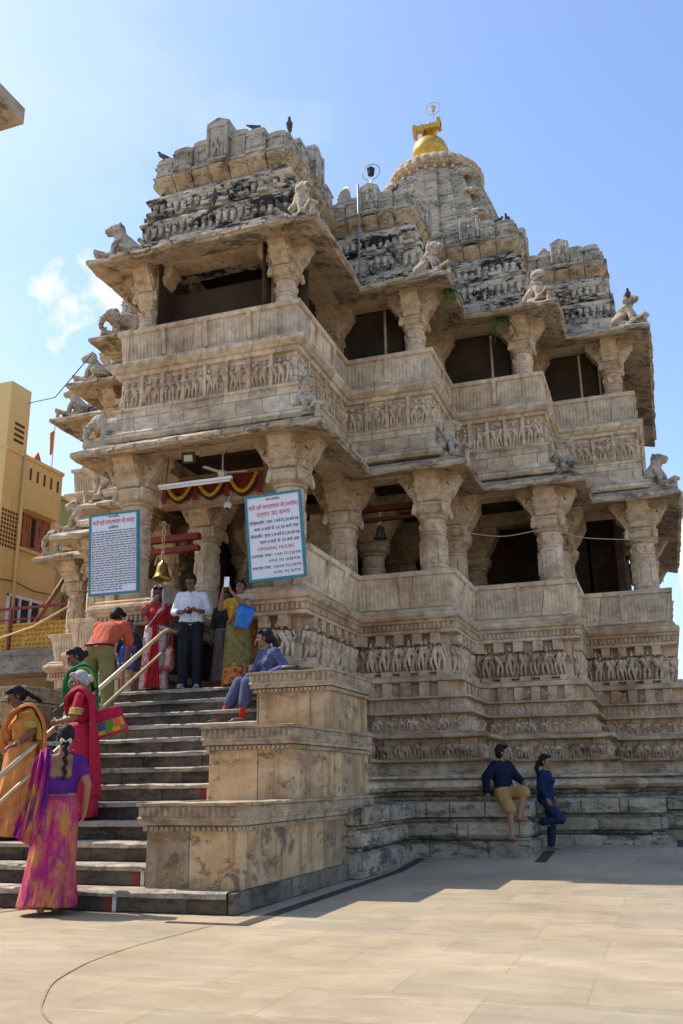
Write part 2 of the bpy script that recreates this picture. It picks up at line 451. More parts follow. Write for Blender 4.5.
def along(poly, d, pitch, margin=0.0, minlen=.3):
    """evenly spaced frames on the outside of poly at offset d: (x, y, tangent, normal, index, count)"""
    o = offs(poly, d)
    for i in range(len(o)-1):
        t, n, L = seg_n(o[i], o[i+1])
        if L < minlen: continue
        L -= 2*margin; c = max(1, int(round(L/pitch)))
        for k in range(c):
            s_ = margin + L*(k+.5)/c
            yield (o[i][0]+t[0]*s_, o[i][1]+t[1]*s_, t, n, k, c, L/c)
def frame(x, y, z, t, n, sx=1, sy=1, sz=1):
    return Matrix(((t[0]*sx, -n[0]*sy, 0, x), (t[1]*sx, -n[1]*sy, 0, y), (0, 0, sz, z), (0, 0, 0, 1)))

# carved motifs, built once: unit height 1, front towards -y
def fig_relief(v):
    m = MB(); r_ = random.Random(v)
    sw = (r_.random()-.5)*.16
    hip = (sw, -.02, .47); ch = (-sw*.6, -.03, .68); hd = (-sw*.3, -.04, .87)
    m.ell(hd, (.065, .06, .075), 7, 5); m.cap((hd[0], -.02, .93), (hd[0], -.02, .99), .055, .025, 6, 1)
    m.cap(hip, ch, .085, .095, 7, 2); m.ell((hip[0], -.02, .44), (.115, .07, .08), 7, 5)
    for s_ in (-1, 1):
        kx = hip[0] + s_*(.055+.035*r_.random()); fx = s_*(.045+.05*r_.random()) + sw*.3
        kz = .25 + .05*r_.random()
        m.cap((hip[0]+s_*.05, -.02, .42), (kx, -.05, kz), .062, .048, 6, 1); m.cap((kx, -.05, kz), (fx, -.02, .04), .046, .03, 6, 1)
        sh = (ch[0]+s_*.11, -.02, .75); mode = r_.randrange(4)
        if mode == 0: e = (sh[0]+s_*.10, -.03, .60); h_ = (sh[0]+s_*.03, -.06, .48)
        elif mode == 1: e = (sh[0]+s_*.11, -.03, .66); h_ = (sh[0]-s_*.06, -.08, .66)
        elif mode == 2: e = (sh[0]+s_*.10, -.02, .80); h_ = (sh[0]-s_*.01, -.03, .96)
        else: e = (sh[0]+s_*.07, -.03, .58); h_ = (sh[0]+s_*.12, -.03, .42)
        m.cap(sh, e, .038, .03, 6, 1); m.cap(e, h_, .03, .024, 6, 1)
    m.box(-.2, .2, -.05, .05, -.03, .02)
    return m
def ele_relief(v):
    m = MB(); r_ = random.Random(v)
    m.ell((0, -.02, .52), (.36, .12, .24), 9, 6); m.ell((.36, -.04, .60), (.17, .12, .19), 8, 5)
    m.cap((.48, -.05, .52), (.50, -.04, .16), .075, .04, 6, 1); m.ell((.27, -.13, .60), (.09, .03, .13), 6, 5)
    for x in (-.27, -.13, .14, .27): m.cap((x, -.02-.03*(x in (-.13, .27)), .42), (x+.03*(r_.random()-.5), -.02, .03), .075, .065, 6, 1)
    m.cap((-.36, -.02, .5), (-.42, -.02, .22), .03, .02, 5, 1)
    m.cap((.05, -.03, .75), (.05, -.03, .93), .07, .06, 6, 1); m.ell((.06, -.04, 1.03), (.06, .06, .07), 6, 5)
    return m
def horse_relief(v):
    m = MB(); r_ = random.Random(v)
    m.ell((0, -.02, .55), (.30, .09, .14), 8, 5); m.cap((.24, -.03, .6), (.40, -.04, .86), .10, .06, 6, 1); m.cap((.40, -.04, .88), (.52, -.05, .74), .06, .04, 6, 1)
    for x in (-.22, -.14, .17, .25):
        m.cap((x, -.02, .45), (x+.10*(r_.random()-.5), -.03, .22), .05, .035, 5, 1); m.cap((x, -.02, .22), (x+.12*(r_.random()-.5), -.02, .02), .035, .03, 5, 1)
    m.cap((-.28, -.02, .6), (-.40, -.02, .3), .04, .02, 5, 1)
    m.cap((-.02, -.03, .66), (-.02, -.03, .86), .07, .065, 6, 1); m.ell((0, -.04, .96), (.055, .05, .065), 6, 5)
    return m
def scroll_relief(v):
    m = MB(); r_ = random.Random(v)
    for q in range(2):
        cx, cz = (-.2+.4*q), .5+.18*(1-2*(q ^ (v & 1)))
        pts = [(cx + (.26-.022*i)*math.cos(i*.7+q*3.1), -.02, cz + (.30-.025*i)*math.sin(i*.7+q*3.1)) for i in range(11)]
        m.tube(pts, [.06-.003*i for i in range(11)], 5)
        m.ell((cx, -.03, cz), (.08, .06, .08), 6, 5)
    for k in range(4): m.ell((r_.uniform(-.42, .42), -.01, r_.uniform(.1, .9)), (.09, .05, .06), 6, 4)
    return m
FIG = [fig_relief(i) for i in range(9)]; ELE = [ele_relief(i) for i in range(3)]; HOR = [horse_relief(i) for i in range(3)]; SCR = [scroll_relief(i) for i in range(4)]
def frieze(mb, poly, d, z, h, pitch, lib, depth=1.0, margin=.05, flip=True):
    for (x, y, t, n, k, c, p) in along(poly, d, pitch, margin):
        q = lib[rnd.randrange(len(lib))]
        hh = h*rnd.uniform(.94, 1.03); sg = -1 if (flip and rnd.random() < .5) else 1
        m = frame(x, y, z, t, n, hh*sg, hh*depth, hh)
        if sg < 0: mb.add(q.v, [f[::-1] for f in q.f], m)
        else: mb.add(q.v, q.f, m)
def pilasters(mb, poly, d, z0, z1, pitch, wfrac, depth, margin=.04, every=1):
    for (x, y, t, n, k, c, p) in along(poly, d, pitch, margin):
        if k % every: continue
        mb.box(-p*wfrac/2, p*wfrac/2, -depth, .01, z0, z1, frame(x, y, 0, t, n))

temple = thing('temple', 'old carved sandstone temple with tiered balconies, stepped roofs and a tall curved spire', 'temple', (A, Y[0], 0))

# ---------------------------------------------------------------- plinth and carved base bands
def jz(a): return lambda q, k: rnd.uniform(-a, a)
def sd(P, d): return d if (P[0][0] > A or d < .3) else .3+(d-.3)*.35
b = MB()
for P in (P_low_r, P_low_l):
    sweep(b, P, [(.9, -.3), (1.11, -.3), (1.12, .22), (1.08, .25), (1.02, .27), (1.02, .30), (1.09, .32), (1.10, .40), (1.07, .48), (1.01, .50), (1.01, .53), (1.08, .545), (1.09, .60), (1.03, .74), (.76, .76), (.74, .87), (.3, .87)], caps=True, step=.5, jit=lambda q, k: rnd.uniform(-.012, .012) if 2 < k < 14 else 0)
for P in (P_low_r[1:], P_low_l[:-1]):
    for (x, y, t, n, k, c, p) in along(P, sd(P, 1.09), .55, .05):                 # separate upright stones with scrolled fronts
        m = frame(x, y, 0, t, n)
        b.box(-p/2+.008, p/2-.008, -.01-rnd.random()*.06, .05, .555, .735-rnd.random()*.015, m)
        if rnd.random() < .6: q = SCR[rnd.randrange(4)]; b.add(q.v, q.f, frame(x, y, .56, t, n, p*.8, .12, .17))
    for (x, y, t, n, k, c, p) in along(P, sd(P, 1.09), .8, 0):
        m = frame(x, y, 0, t, n)
        b.box(-p/2+.006, p/2-.006, -.015-rnd.random()*.06, .05, -.3, .235-rnd.random()*.01, m)
        b.box(-p/2+.006, p/2-.006, -.0-rnd.random()*.05, .05, .335, .47-rnd.random()*.012, m)
for (x, y) in [(A+H[1]+1.06, Y[1]-1.06), (A+H[0]+1.0, Y[0]-1.0), (A+H[2]+1.06, Y[2]-1.06)]:
    b.box(x-.16, x+.07, y-.07, y+.16, .34, .49); b.box(x-.14, x+.06, y-.06, y+.14, .06, .30)
b.build('plinth', M_plinth, temple, bevel=.012)

b = MB()
for P in (P_low_r, P_low_l):
    sweep(b, P, [(.3, .87), (.88, .88), (.93, .93), (.90, .99), (.80, 1.02), (.86, 1.04), (.85, 1.075), (.52, 1.09), (.50, 1.25), (.60, 1.27), (.62, 1.30), (.37, 1.31), (.36, 1.58), (.52, 1.60), (.53, 1.65), (.40, 1.67), (.3, 1.67)], step=.6, jit=lambda q, k: rnd.uniform(-.006, .006))
b.build('base_ledges', M_low, temple, bevel=.006)
b = MB()
for P in (P_low_r[1:], P_low_l[:-1]):
    frieze(b, P, sd(P, .365), 1.31, .275, .265, ELE + ELE + HOR[:1], 2.1)
    frieze(b, P, sd(P, .505), 1.09, .165, .17, SCR, .9, flip=False)
b.build('elephant_frieze', M_low, temple, smooth=True)

b = MB()
for P in (P_low_r, P_low_l):
    sweep(b, P, [(0, 1.60), (.33, 1.67), (.34, 1.70), (.20, 1.71), (.19, 1.93), (.33, 1.94), (.34, 1.97), (.20, 1.985), (.19, 2.15), (.29, 2.165), (.29, 2.19), (.08, 2.21), (.06, 2.40), (.18, 2.42), (.19, 2.49), (.10, 2.51), (-.04, 2.56), (-.04, 3.12), (.12, 3.14), (.12, 3.19), (.09, 3.20), (.10, 3.28), (.14, 3.30), (.14, 3.33), (.18, 3.355), (.195, 3.40), (.18, 3.445), (.13, 3.47), (.13, 3.50), (.10, 3.52), (.0, 3.55), (-.42, 3.55), (-.42, 2.2), (-.3, 1.6)])
for P in (P_low_r[1:], P_low_l[:-1]):
    pilasters(b, P, .06, 2.20, 2.41, .26, .55, .10)
    pilasters(b, P, -.04, 2.98, 3.135, .30, .5, .16)
    pilasters(b, P, .10, 3.20, 3.285, .07, .5, .03, 0)
    pilasters(b, P, .05, 2.50, 2.58, .30, .55, .10)
b.build('wall', M_wall, temple, bevel=.006)
b = MB()
for P in (P_low_r[1:], P_low_l[:-1]):
    frieze(b, P, -.03, 2.565, .52, .20, FIG, 1.6)
    for (x, y, t, n, k, c, p) in along(P, .0, .20, .05):               # standing figures on the projecting blocks between
        q = FIG[rnd.randrange(9)]; hh = .50*rnd.uniform(.95, 1.03); o_ = p*.5
        if k < c-1: b.add(q.v, q.f, frame(x+t[0]*o_+n[0]*.02, y+t[1]*o_+n[1]*.02, 2.575, t, n, hh, hh*1.7, hh))
    frieze(b, P, .195, 1.715, .215, .195, ELE + HOR, 2.2)
    frieze(b, P, .19, 1.985, .165, .085, FIG + SCR[:1], 1.6)
for P in (P_low_r[1:], P_low_l[:-1]):
    for (x, y, t, n, k, c, p) in along(P, .05, .30, .05):                  # carved roundels on the pilaster blocks
        q = SCR[rnd.randrange(4)]; b.add(q.v, q.f, frame(x+n[0]*.10, y+n[1]*.10, 2.215, t, n, .14, .10, .17))
b.build('figure_frieze', M_relief, temple, smooth=True)

# ---------------------------------------------------------------- lower leaning parapet
def parapet(z0, z1, name, polys, lean):
    b = MB(); zb = z0; h = z1-z0
    for P in polys:
        sweep(b, P, [(-.02, zb), (.02, zb), (.03, zb+.05), (lean-.04, z1-.09), (lean, z1-.075), (lean+.01, z1-.01), (lean-.02, z1), (lean-.16, z1), (lean-.18, z1-.1), (-.12, zb)], closed=True)
        for (x, y, t, n, k, c, p) in along(P, .035, .062, .03):            # shallow fluting on the sloping face
            s_ = Matrix.Translation((x, y, zb+.06)) @ Matrix(((t[0], -n[0], 0, 0), (t[1], -n[1], 0, 0), (0, 0, 1, 0), (0, 0, 0, 1)))
            a_ = math.atan2(lean-.07, h-.15)
            b.cap((0, .0, .01), (0, -(lean-.085), h-.16), .014, .015, 5, 1, m=s_)
        for (x, y, t, n, k, c, p) in along(P, .035, .8, .03):
            if k == 0: continue
            s_ = Matrix.Translation((x-t[0]*p/2, y-t[1]*p/2, zb+.05)) @ Matrix(((t[0], -n[0], 0, 0), (t[1], -n[1], 0, 0), (0, 0, 1, 0), (0, 0, 0, 1)))
            b.add([(-.03, .02, 0), (.03, .02, 0), (.03, -.025, 0), (-.03, -.025, 0), (-.03, .05-lean, h-.13), (.03, .05-lean, h-.13), (.03, .0-lean, h-.13), (-.03, .0-lean, h-.13)],
                  [(0, 1, 2, 3), (7, 6, 5, 4), (0, 4, 5, 1), (1, 5, 6, 2), (2, 6, 7, 3), (3, 7, 4, 0)], s_)
    return b.build(name, M_bal, temple, fixn=True)
parapet(3.55, 4.10, 'parapet', (P_bal_r, P_bal_l), .14)

# ---------------------------------------------------------------- columns
def bracket_arms(b, x, y, z0, z1, L, wd, lumps=True):
    """four scrolled arms of a bracket capital"""
    h = z1-z0
    prof = [(0, 0), (.44*L, 0), (.56*L, .06*h), (.60*L, .20*h), (.68*L, .25*h), (.78*L, .36*h), (.92*L, .58*h), (.96*L, .60*h), (.98*L, .66*h), (1.05*L, .70*h), (1.05*L, h), (0, h)]
    inner = [(.14*L, .08*h), (.46*L, .08*h), (.62*L, .34*h), (.86*L, .64*h), (.14*L, .64*h)]
    for k in range(4):
        c, s_ = math.cos(k*math.pi/2), math.sin(k*math.pi/2)
        ww = wd - .004*(k % 2)
        b.prism(prof, (x + s_*ww/2, y - c*ww/2, z0), (c, s_, 0), (0, 0, 1), (-s_*ww, c*ww, 0))
        if lumps:
            b.prism(inner, (x + s_*(ww/2+.012), y - c*(ww/2+.012), z0), (c, s_, 0), (0, 0, 1), (-s_*(ww+.024), c*(ww+.024), 0))
            e0 = ww/2+.026
            b.prism([(.0, .70*h), (1.07*L, .70*h), (1.07*L, .76*h), (.0, .76*h)], (x + s_*e0*.9, y - c*e0*.9, z0), (c, s_, 0), (0, 0, 1), (-s_*2*e0*.9, c*2*e0*.9, 0))
            for (u, v, r_) in ((.50, .42, .19), (.74, .52, .085)):              # rosettes cut on both cheeks
                for g in (1.0, .6):
                    q = [(u*L+g*r_*h*math.cos(i*math.pi/6), v*h+g*r_*h*math.sin(i*math.pi/6)) for i in range(12)]
                    ee = e0 + .012*(1.6-g)
                    b.prism(q, (x + s_*ee, y - c*ee, z0), (c, s_, 0), (0, 0, 1), (-s_*2*ee, c*2*ee, 0))
            q = SCR[k]; b.add(q.v, q.f, frame(x+c*.80*L, y+s_*.80*L, z0+.24*h, (-s_, c), (c, s_), ww*.8, .12, .40*h))
            b.box(-ww*.32, ww*.32, -.012, .02, .76*h, .95*h, frame(x+c*1.05*L, y+s_*1.05*L, z0, (-s_, c), (c, s_)))
    b.box(x-wd*.58, x+wd*.58, y-wd*.58, y+wd*.58, z0-.004, z1-.004)
def column(x, y, zb, zr, zc, zt, r, L, fancy=True):
    b = MB()
    zm = zb+(zr-zb)*.45
    b.lathe([(r*1.08, zb), (r*1.08, zb+.3), (r*1.0, zb+.31), (r, zm), (r*1.06, zm+.008), (r*1.06, zm+.03), (r*.99, zm+.034), (r*.99, zm+.06), (r*1.06, zm+.064), (r*1.06, zm+.085), (r*.97, zm+.095), (r*.95, zr-.30), (r*1.03, zr-.292), (r*1.03, zr-.27), (r*.96, zr-.266), (r*.96, zr-.245), (r*1.03, zr-.24), (r*1.03, zr-.222), (r*.94, zr-.215), (r*.93, zr-.02)], 16, (x, y, 0), sq=.12)
    if fancy:
        for k in range(8):
            t = math.pi*(k+.5)/4
            b.ell((x+r*.93*math.cos(t), y+r*.93*math.sin(t), zr-.14), (.035, .035, .06), 6, 5)
            pass
    for k in range(8):
        t_ = math.pi*k/4; mm = Matrix.Translation((x, y, 0)) @ Matrix.Rotation(t_, 4, 'Z'); zq = zm+.13; zw = zr-.34
        if fancy and zw-zq > .1: b.prism([(-r*.26, zq), (r*.26, zq), (r*.26, zw-.05), (0, zw), (-r*.26, zw-.05)], (0, -r*.80, 0), (1, 0, 0), (0, 0, 1), (0, -r*.24, 0), mm)
    c = b.build('column', M_relief, temple, origin=(x, y, zb))
    b = MB()
    b.lathe([(r*.9, zr-.04), (r*1.08, zr-.02), (r*1.10, zr+.01), (r*1.02, zr+.02), (r*1.28, zr+.06), (r*1.34, zr+.09), (r*1.34, zc-.06), (r*1.42, zc-.045), (r*1.42, zc-.01), (r*1.2, zc)], 16, (x, y, 0), sq=.35)
    if fancy:
        for k in range(4):
            t = math.pi*(k+.5)/2
            b.cap((x+r*1.45*math.cos(t), y+r*1.45*math.sin(t), zc-.02), (x+r*1.62*math.cos(t), y+r*1.62*math.sin(t), zr+.07), .05, .045, 6, 2)
    bracket_arms(b, x, y, zc, zt, L, r*1.62, fancy)
    b.build('capital', M_carve, c)
    return c
CI = .26
low_cols = []
for i in range(4):
    for s_ in (-1, 1):
        low_cols.append((A+s_*(H[i]-CI), Y[i]+CI))
        if i < 3: low_cols.append((A+s_*(H[i]-CI), Y[i+1]+CI))
for s_ in (-1, 1): low_cols += [(A+s_*(H[3]-CI), 19.2), (A+s_*(H[3]-CI), 22.1)]
for (x, y) in low_cols: column(x, y, 3.4, 5.0, 5.22, 5.80, .21, .47)
for (x, y) in [(A+s_*a_, y_) for s_ in (-1, 1) for a_, y_ in ((1.24, 15.3), (1.24, 17.2), (2.74, 15.3), (2.74, 17.2), (4.4, 17.2), (1.24, 19.5), (2.74, 19.5), (4.4, 19.5))]:
    column(x, y, 2.2, 4.9, 5.1, 5.70, .22, .45, False)
# beams and soffit
b = MB()
sweep(b, P_full, [(-.42, 5.735), (-.06, 5.735), (-.06, 6.0), (-.42, 6.0)], closed=True)
for s_ in (-1, 1):
    for a_ in (1.24, 2.74, 4.4):
        b.box(A+s_*a_-.17, A+s_*a_+.17, Y[1 if a_ < 2 else 2 if a_ < 3 else 3]+.28, 22.0, 5.70, 5.98)
for y_ in (13.66, 15.3, 17.2, 19.5): b.box(A-H[1 if y_ < 15 else 2 if y_ < 16 else 3]+.42, A+H[1 if y_ < 15 else 2 if y_ < 16 else 3]-.42, y_-.165, y_+.165, 5.715, 5.97)
b.box(A-1.05, A+1.05, 12.25, 12.5, 5.25, 5.72)                     # cross beam in the porch
b.build('beam', M_carve, temple)

# floors, ceilings, sanctum and added light-blocking walls
b = MB()
b.box(A-PW-.4, A+PW+.4, 10.95, 16.5, 1.6, 2.205)                      # porch floor
for s_ in (-1, 1):
    x0, x1 = sorted((A+s_*(PW+.02), A+s_*(H[0]-.40))); b.box(x0, x1, 11.5, 22.1, 2.0, 3.3)
    for i, yy in ((1, Y[1]), (2, Y[2]), (3, Y[3])):
        x0, x1 = sorted((A+s_*(H[i-1]-.40), A+s_*(H[i]-.40))); b.box(x0, x1, yy+.40, 22.1, 2.0, 3.3-.004*i)
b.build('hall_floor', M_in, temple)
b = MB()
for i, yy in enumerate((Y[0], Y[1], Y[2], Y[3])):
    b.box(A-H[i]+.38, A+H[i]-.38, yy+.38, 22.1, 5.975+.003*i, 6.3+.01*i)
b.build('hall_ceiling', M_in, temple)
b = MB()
b.box(A-1.75, A-1.6, 14.2, 18.3, 2.2, 5.99); b.box(A-5.2, A-.75, 18.3, 18.5, 2.2, 6.0); b.box(A+.75, A+4.85, 18.3, 18.5, 2.2, 6.0); b.box(A-.75, A+.75, 18.3, 18.5, 4.6, 6.0); b.box(A+4.65, A+4.85, 18.5, 22.2, 2.2, 6.0); b.box(A-5.2, A-5.0, 18.5, 22.2, 2.2, 6.0)  # added partitions and back walls that keep daylight out of the hall
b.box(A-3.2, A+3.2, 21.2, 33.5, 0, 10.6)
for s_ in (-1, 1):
    x0, x1 = sorted((A+s_*5.35, A+s_*5.5)); b.box(x0, x1, 17.75, 22.2, 2.2, 5.99)  # added side walls closing off light through the end bays
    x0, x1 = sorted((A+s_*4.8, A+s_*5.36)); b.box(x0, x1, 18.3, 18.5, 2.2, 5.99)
b.build('sanctum_and_blocker_walls', M_in, temple)
# carved wooden door panel inside the porch
b = MB(); b.box(A+.36, A+1.0, 13.30, 13.38, 2.21, 4.35); b.box(A+.36, A+.44, 13.24, 13.30, 2.21, 4.35); b.box(A+.92, A+1.0, 13.24, 13.30, 2.21, 4.35); b.box(A+.44, A+.92, 13.24, 13.30, 4.25, 4.35)
b.build('door', plain('old_brown_wood', (.11, .055, .03), .6, var=.3), temple)
# porch door jambs beside the passage
b = MB()
for s_ in (-1, 1):
    x0, x1 = sorted((A+s_*.98, A+s_*1.5)); b.box(x0, x1, 13.15, 13.41, 2.2, 3.55)
b.build('jamb', M_wall, temple)
for s_ in (-1, 1): column(A+s_*.62+.1, 14.5, 2.2, 4.55, 4.8, 5.4, .24, .5)

# ---------------------------------------------------------------- eaves
def eave(name, z, over, rise, polys):
    b = MB()
    for P in polys:
        st = .16
        def jit(q, k):
            if k in (2, 3):
                return .022*abs(math.sin(q*st*math.pi/.62)) + .016*math.sin(q*1.7)*math.sin(q*.37) - .012
            if k in (1,): return .010*math.sin(q*.9)
            return 0
        sweep(b, P, [(-.08, z+rise*.42), (over-.03, z), (over, z+.02), (over-.005, z+.085), (over*.55, z+.14+rise*.25), (.02, z+rise), (-.08, z+rise+.01)], closed=True, step=st, jit=jit)
        for (x, y, t, n, k, c, p) in along(P, over-.0, .36, .42):           # slab joints: raised ribs with chipped ends
            m = frame(x, y, z, t, n)
            for e in (0,):
                w_ = p*.44
                b.add([(-w_, -.012-rnd.random()*.03, .03), (w_, -.012-rnd.random()*.03, .03), (w_, .03, .012), (-w_, .03, .012), (-w_, -.014-rnd.random()*.012, .075+rnd.random()*.025), (w_, -.014-rnd.random()*.02, .075+rnd.random()*.03), (w_, over*.9, rise-.015), (-w_, over*.9, rise-.015)],
                      [(0, 3, 2, 1), (4, 5, 6, 7), (0, 1, 5, 4), (1, 2, 6, 5), (3, 0, 4, 7)], m)
    return b.build(name, M_eave, temple, fixn=False)
eave('eave', 5.62, .47, .30, (P_full,))

# ---------------------------------------------------------------- upper storey
b = MB()
sweep(b, P_up, [(-.35, 5.9), (.16, 5.90), (.20, 5.95), (.19, 6.03), (.12, 6.07), (.12, 6.10), (.08, 6.12), (.08, 6.40), (.11, 6.42), (.11, 6.45), (.02, 6.47), (.02, 6.97), (.08, 6.98), (.09, 7.04), (.13, 7.05), (.19, 7.12), (.19, 7.18), (.10, 7.23), (-.02, 7.24), (-.35, 7.24), (-.4, 6.5)], closed=True)
b.build('upper_wall', M_up, temple, bevel=.006)
b = MB()
frieze(b, P_up, .02, 6.49, .44, .128, FIG, 1.3)
for (x, y, t, n, k, c, p) in along(P_up, .02, .34, .02):
    if k: b.box(-.026-p/2, .026-p/2, -.06, .01, 6.465, 6.975, frame(x, y, 0, t, n))
b.build('upper_figure_frieze', M_relief, temple, smooth=False)
parapet(7.24, 7.78, 'upper_parapet', (P_up,), .10)
up_cols = []
for i in range(4):
    for s_ in (-1, 1):
        up_cols.append((A+s_*(HU[i]-CI), YU[i]+CI))
        if i < 3: up_cols.append((A+s_*(HU[i]-CI-.1), YU[i+1]+CI+.1))
for s_ in (-1, 1): up_cols += [(A+s_*(HU[3]-CI), 19.2), (A+s_*(HU[3]-CI), 22.1)]
for q, (x, y) in enumerate(up_cols): column(x, y, 7.24, 8.30, 8.48, 8.93, .168, .40)
b = MB()
sweep(b, P_up, [(-.48, 8.925), (-.06, 8.925), (-.06, 9.2), (-.48, 9.2)], closed=True)
for s_ in (-1, 1):
    for a_ in (1.24, 2.74, 4.4):
        b.box(A+s_*a_-.15, A+s_*a_+.15, YU[1 if a_ < 2 else 2 if a_ < 3 else 3]+.5, 22.0, 8.93, 9.15)
b.build('upper_beam', M_carve, temple)
b = MB(); sweep(b, P_up, [(-.6, 7.2), (-.3, 7.2), (-.3, 7.3), (-.6, 7.3)], closed=True)
for i, yy in enumerate((YU[0], YU[1], YU[2], YU[3])): b.box(A-HU[i]+.3, A+HU[i]-.3, yy+.3, 22.1, 6.9, 7.22-.003*i)
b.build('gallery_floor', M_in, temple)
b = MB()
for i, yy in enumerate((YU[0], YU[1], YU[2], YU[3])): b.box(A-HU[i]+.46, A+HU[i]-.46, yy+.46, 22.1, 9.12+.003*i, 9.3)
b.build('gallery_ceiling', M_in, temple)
eave('upper_eave', 8.80, .50, .32, (P_up,))
# bird nets behind the upper columns, with pale wooden frames
for P in (halfu, mir(halfu), [(A-HU[0], YU[0]), (A+HU[0], YU[0])]):
    o = offs(P, -.52)
    for i in range(len(o)-1):
        t, n, L = seg_n(o[i], o[i+1])
        if L < .3: continue
        b = MB(); m = frame(o[i][0], o[i][1], 0, t, n)
        b.box(0, L, 0, .02, 7.24, 8.93 if (i or len(P) > 2) else 8.62, m); net = b.build('net_screen', M_net, temple)
        b = MB(); b.box(.30, .34, -.04, 0, 7.24, 8.9, m); b.box(L-.34, L-.30, -.04, 0, 7.24, 8.9, m)
        b.build('net_frame', M_relief, net)
# rear core of the upper storey, keeps the gallery dark
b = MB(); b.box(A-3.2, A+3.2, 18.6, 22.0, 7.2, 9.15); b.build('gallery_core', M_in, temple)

# ---------------------------------------------------------------- stepped roof towers over the gallery
b = MB()
TI = [(-.8, 9.0), (.02, 9.05), (.04, 9.14), (-.05, 9.17), (-.05, 9.25), (-.02, 9.27), (-.02, 9.33), (-.13, 9.35), (-.15, 9.60), (-.08, 9.62), (-.06, 9.67), (-.08, 9.72), (-.20, 9.74), (-.20, 9.78), (-.15, 9.80), (-.15, 9.84), (-.22, 9.85), (-.23, 10.02), (-.15, 10.05), (-.12, 10.10), (-.15, 10.15), (-.26, 10.18), (-.26, 10.24), (-.32, 10.30), (-1.2, 10.30)]
sweep(b, P_up, [(d, 9.0+(z-9.0)*1.11) for d, z in TI], step=.5, jit=lambda q, k: rnd.uniform(-.014, .014), caps=False)
def drop():
    m = MB(); m.cap((0, 0, .02), (0, -.02, -.10), .055, .03, 7, 2); m.box(-.05, .05, -.035, .04, .0, .06); return m
DR = drop()
for (x, y, t, n, k, c, p) in along(P_up, -.11, .125, .03):
    if rnd.random() < .95: b.add(DR.v, DR.f, frame(x, y, 9.635+rnd.uniform(-.012, .012), t, n, 1, 1, rnd.uniform(1.1, 1.7)))
for (x, y, t, n, k, c, p) in along(P_up, -.20, .125, .03):
    if rnd.random() < .93: b.add(DR.v, DR.f, frame(x, y, 10.11+rnd.uniform(-.01, .01), t, n, 1, 1, rnd.uniform(.9, 1.4)))
for (x, y, t, n, k, c, p) in along(P_up, -.05, .33, .05):
    b.box(-p*.3, p*.3, -.06, .02, 9.167, 9.30, frame(x, y, 0, t, n)); b.box(-p*.26, p*.26, -.10, .02, 9.90, 9.965, frame(x-n[0]*.12, y-n[1]*.12, 0, t, n))
b.build('roof_tiers', M_roof, temple, bevel=.008)
b = MB()
sweep(b, P_up, [(-1.2, 10.42), (-.36, 10.42), (-.35, 10.47), (-.27, 10.58), (-.22, 10.64), (-.24, 10.68), (-1.2, 10.68)], caps=False)
for (x, y, t, n, k, c, p) in along(P_up, -.26, .315, 0):                # a bulging corbel under every panel
    g = .03*(k % 2) + rnd.uniform(0, .015)
    m = frame(x, y, 0, t, n)
    for (w_, d_) in ((.47, 0), (.38, .02), (.26, .035)):
        b.prism([(.06, 10.44), (.05-d_*.3, 10.45), (.0-g-d_, 10.53), (-.055-g-d_, 10.59), (-.08-g-d_, 10.64), (-.06-g-d_*.5, 10.677), (.1, 10.677), (.1, 10.44)][::-1], (-p*w_, 0, 0), (0, 1, 0), (0, 0, 1), (2*p*w_, 0, 0), m)
b.build('roof_corbels', M_corbel, temple)
b = MB()
sweep(b, P_up, [(-1.3, 10.6), (-.22, 10.66), (-.19, 10.71), (-.25, 10.74), (-.27, 10.92), (-.5, 11.0), (-1.3, 11.0)], caps=False)
def arch(hw, h, n=6):
    return [(-hw, 0), (hw, 0), (hw, h-hw*.28)] + [(hw*math.cos(math.pi*i/n), h-hw*.28+hw*.28*math.sin(math.pi*i/n)) for i in range(1, n)] + [(-hw, h-hw*.28)]
for (x, y, t, n, k, c, p) in along(P_up, -.26, .315, .0):
    mid = (c-1)/2; e_ = abs(k-mid)
    big = e_ < .6 and c > 2
    hh = (.40 + .30*max(0, 1-e_/(c*.42)) + rnd.uniform(-.015, .015)) + (.10 if big else 0)
    if c <= 5: hh = .44 + (.16 if big else 0) + rnd.uniform(-.015, .015)
    dep = .12 if big else (.03 + .06*(k % 2))
    m = frame(x, y, 10.68, t, n)
    b.prism(arch(p*.49, hh), (0, .30, 0), (1, 0, 0), (0, 0, 1), (0, -.30-dep, 0), m)
    b.prism(arch(p*.36, hh-.07), (0, 0, .0), (1, 0, 0), (0, 0, 1), (0, -dep-.03, 0), m)
    b.box(-p*.50, p*.50, -dep-.045, 0, hh-.15, hh-.12, m)
    b.box(-p*.50, p*.50, -dep-.05, 0, .02, .07, m)
    if big:
        b.prism([(-p*.62, -.32), (p*.62, -.32), (p*.62, 0), (p*.3, .05), (0, .09), (-p*.3, .05), (-p*.62, 0)], (0, .2, hh-.04), (1, 0, 0), (0, 0, 1), (0, -.22-dep, 0), m)
        q = FIG[rnd.randrange(9)]; b.add(q.v, q.f, m @ Matrix.Translation((0, -dep-.03, .1)) @ Matrix.Diagonal((.36, .5, .36, 1)))
        for s_ in (-.5, .5): b.cap((s_*p, -dep-.04, .1), (s_*p, -dep-.04, hh-.1), .03, .03, 6, 1, m=m)
    else:
        for s_ in (-.2, .2): b.cap((s_*p, -dep-.03, .1), (s_*p, -dep-.03, hh-.22), .02, .02, 5, 1, m=m)
b.build('roof_panels', M_roofp, temple, bevel=.008)
b = MB()
for i, yy in enumerate((YU[0], YU[1], YU[2], YU[3])): b.box(A-HU[i]+.7, A+HU[i]-.7, yy+.7, 22.0, 10.9, 10.97+.004*i)
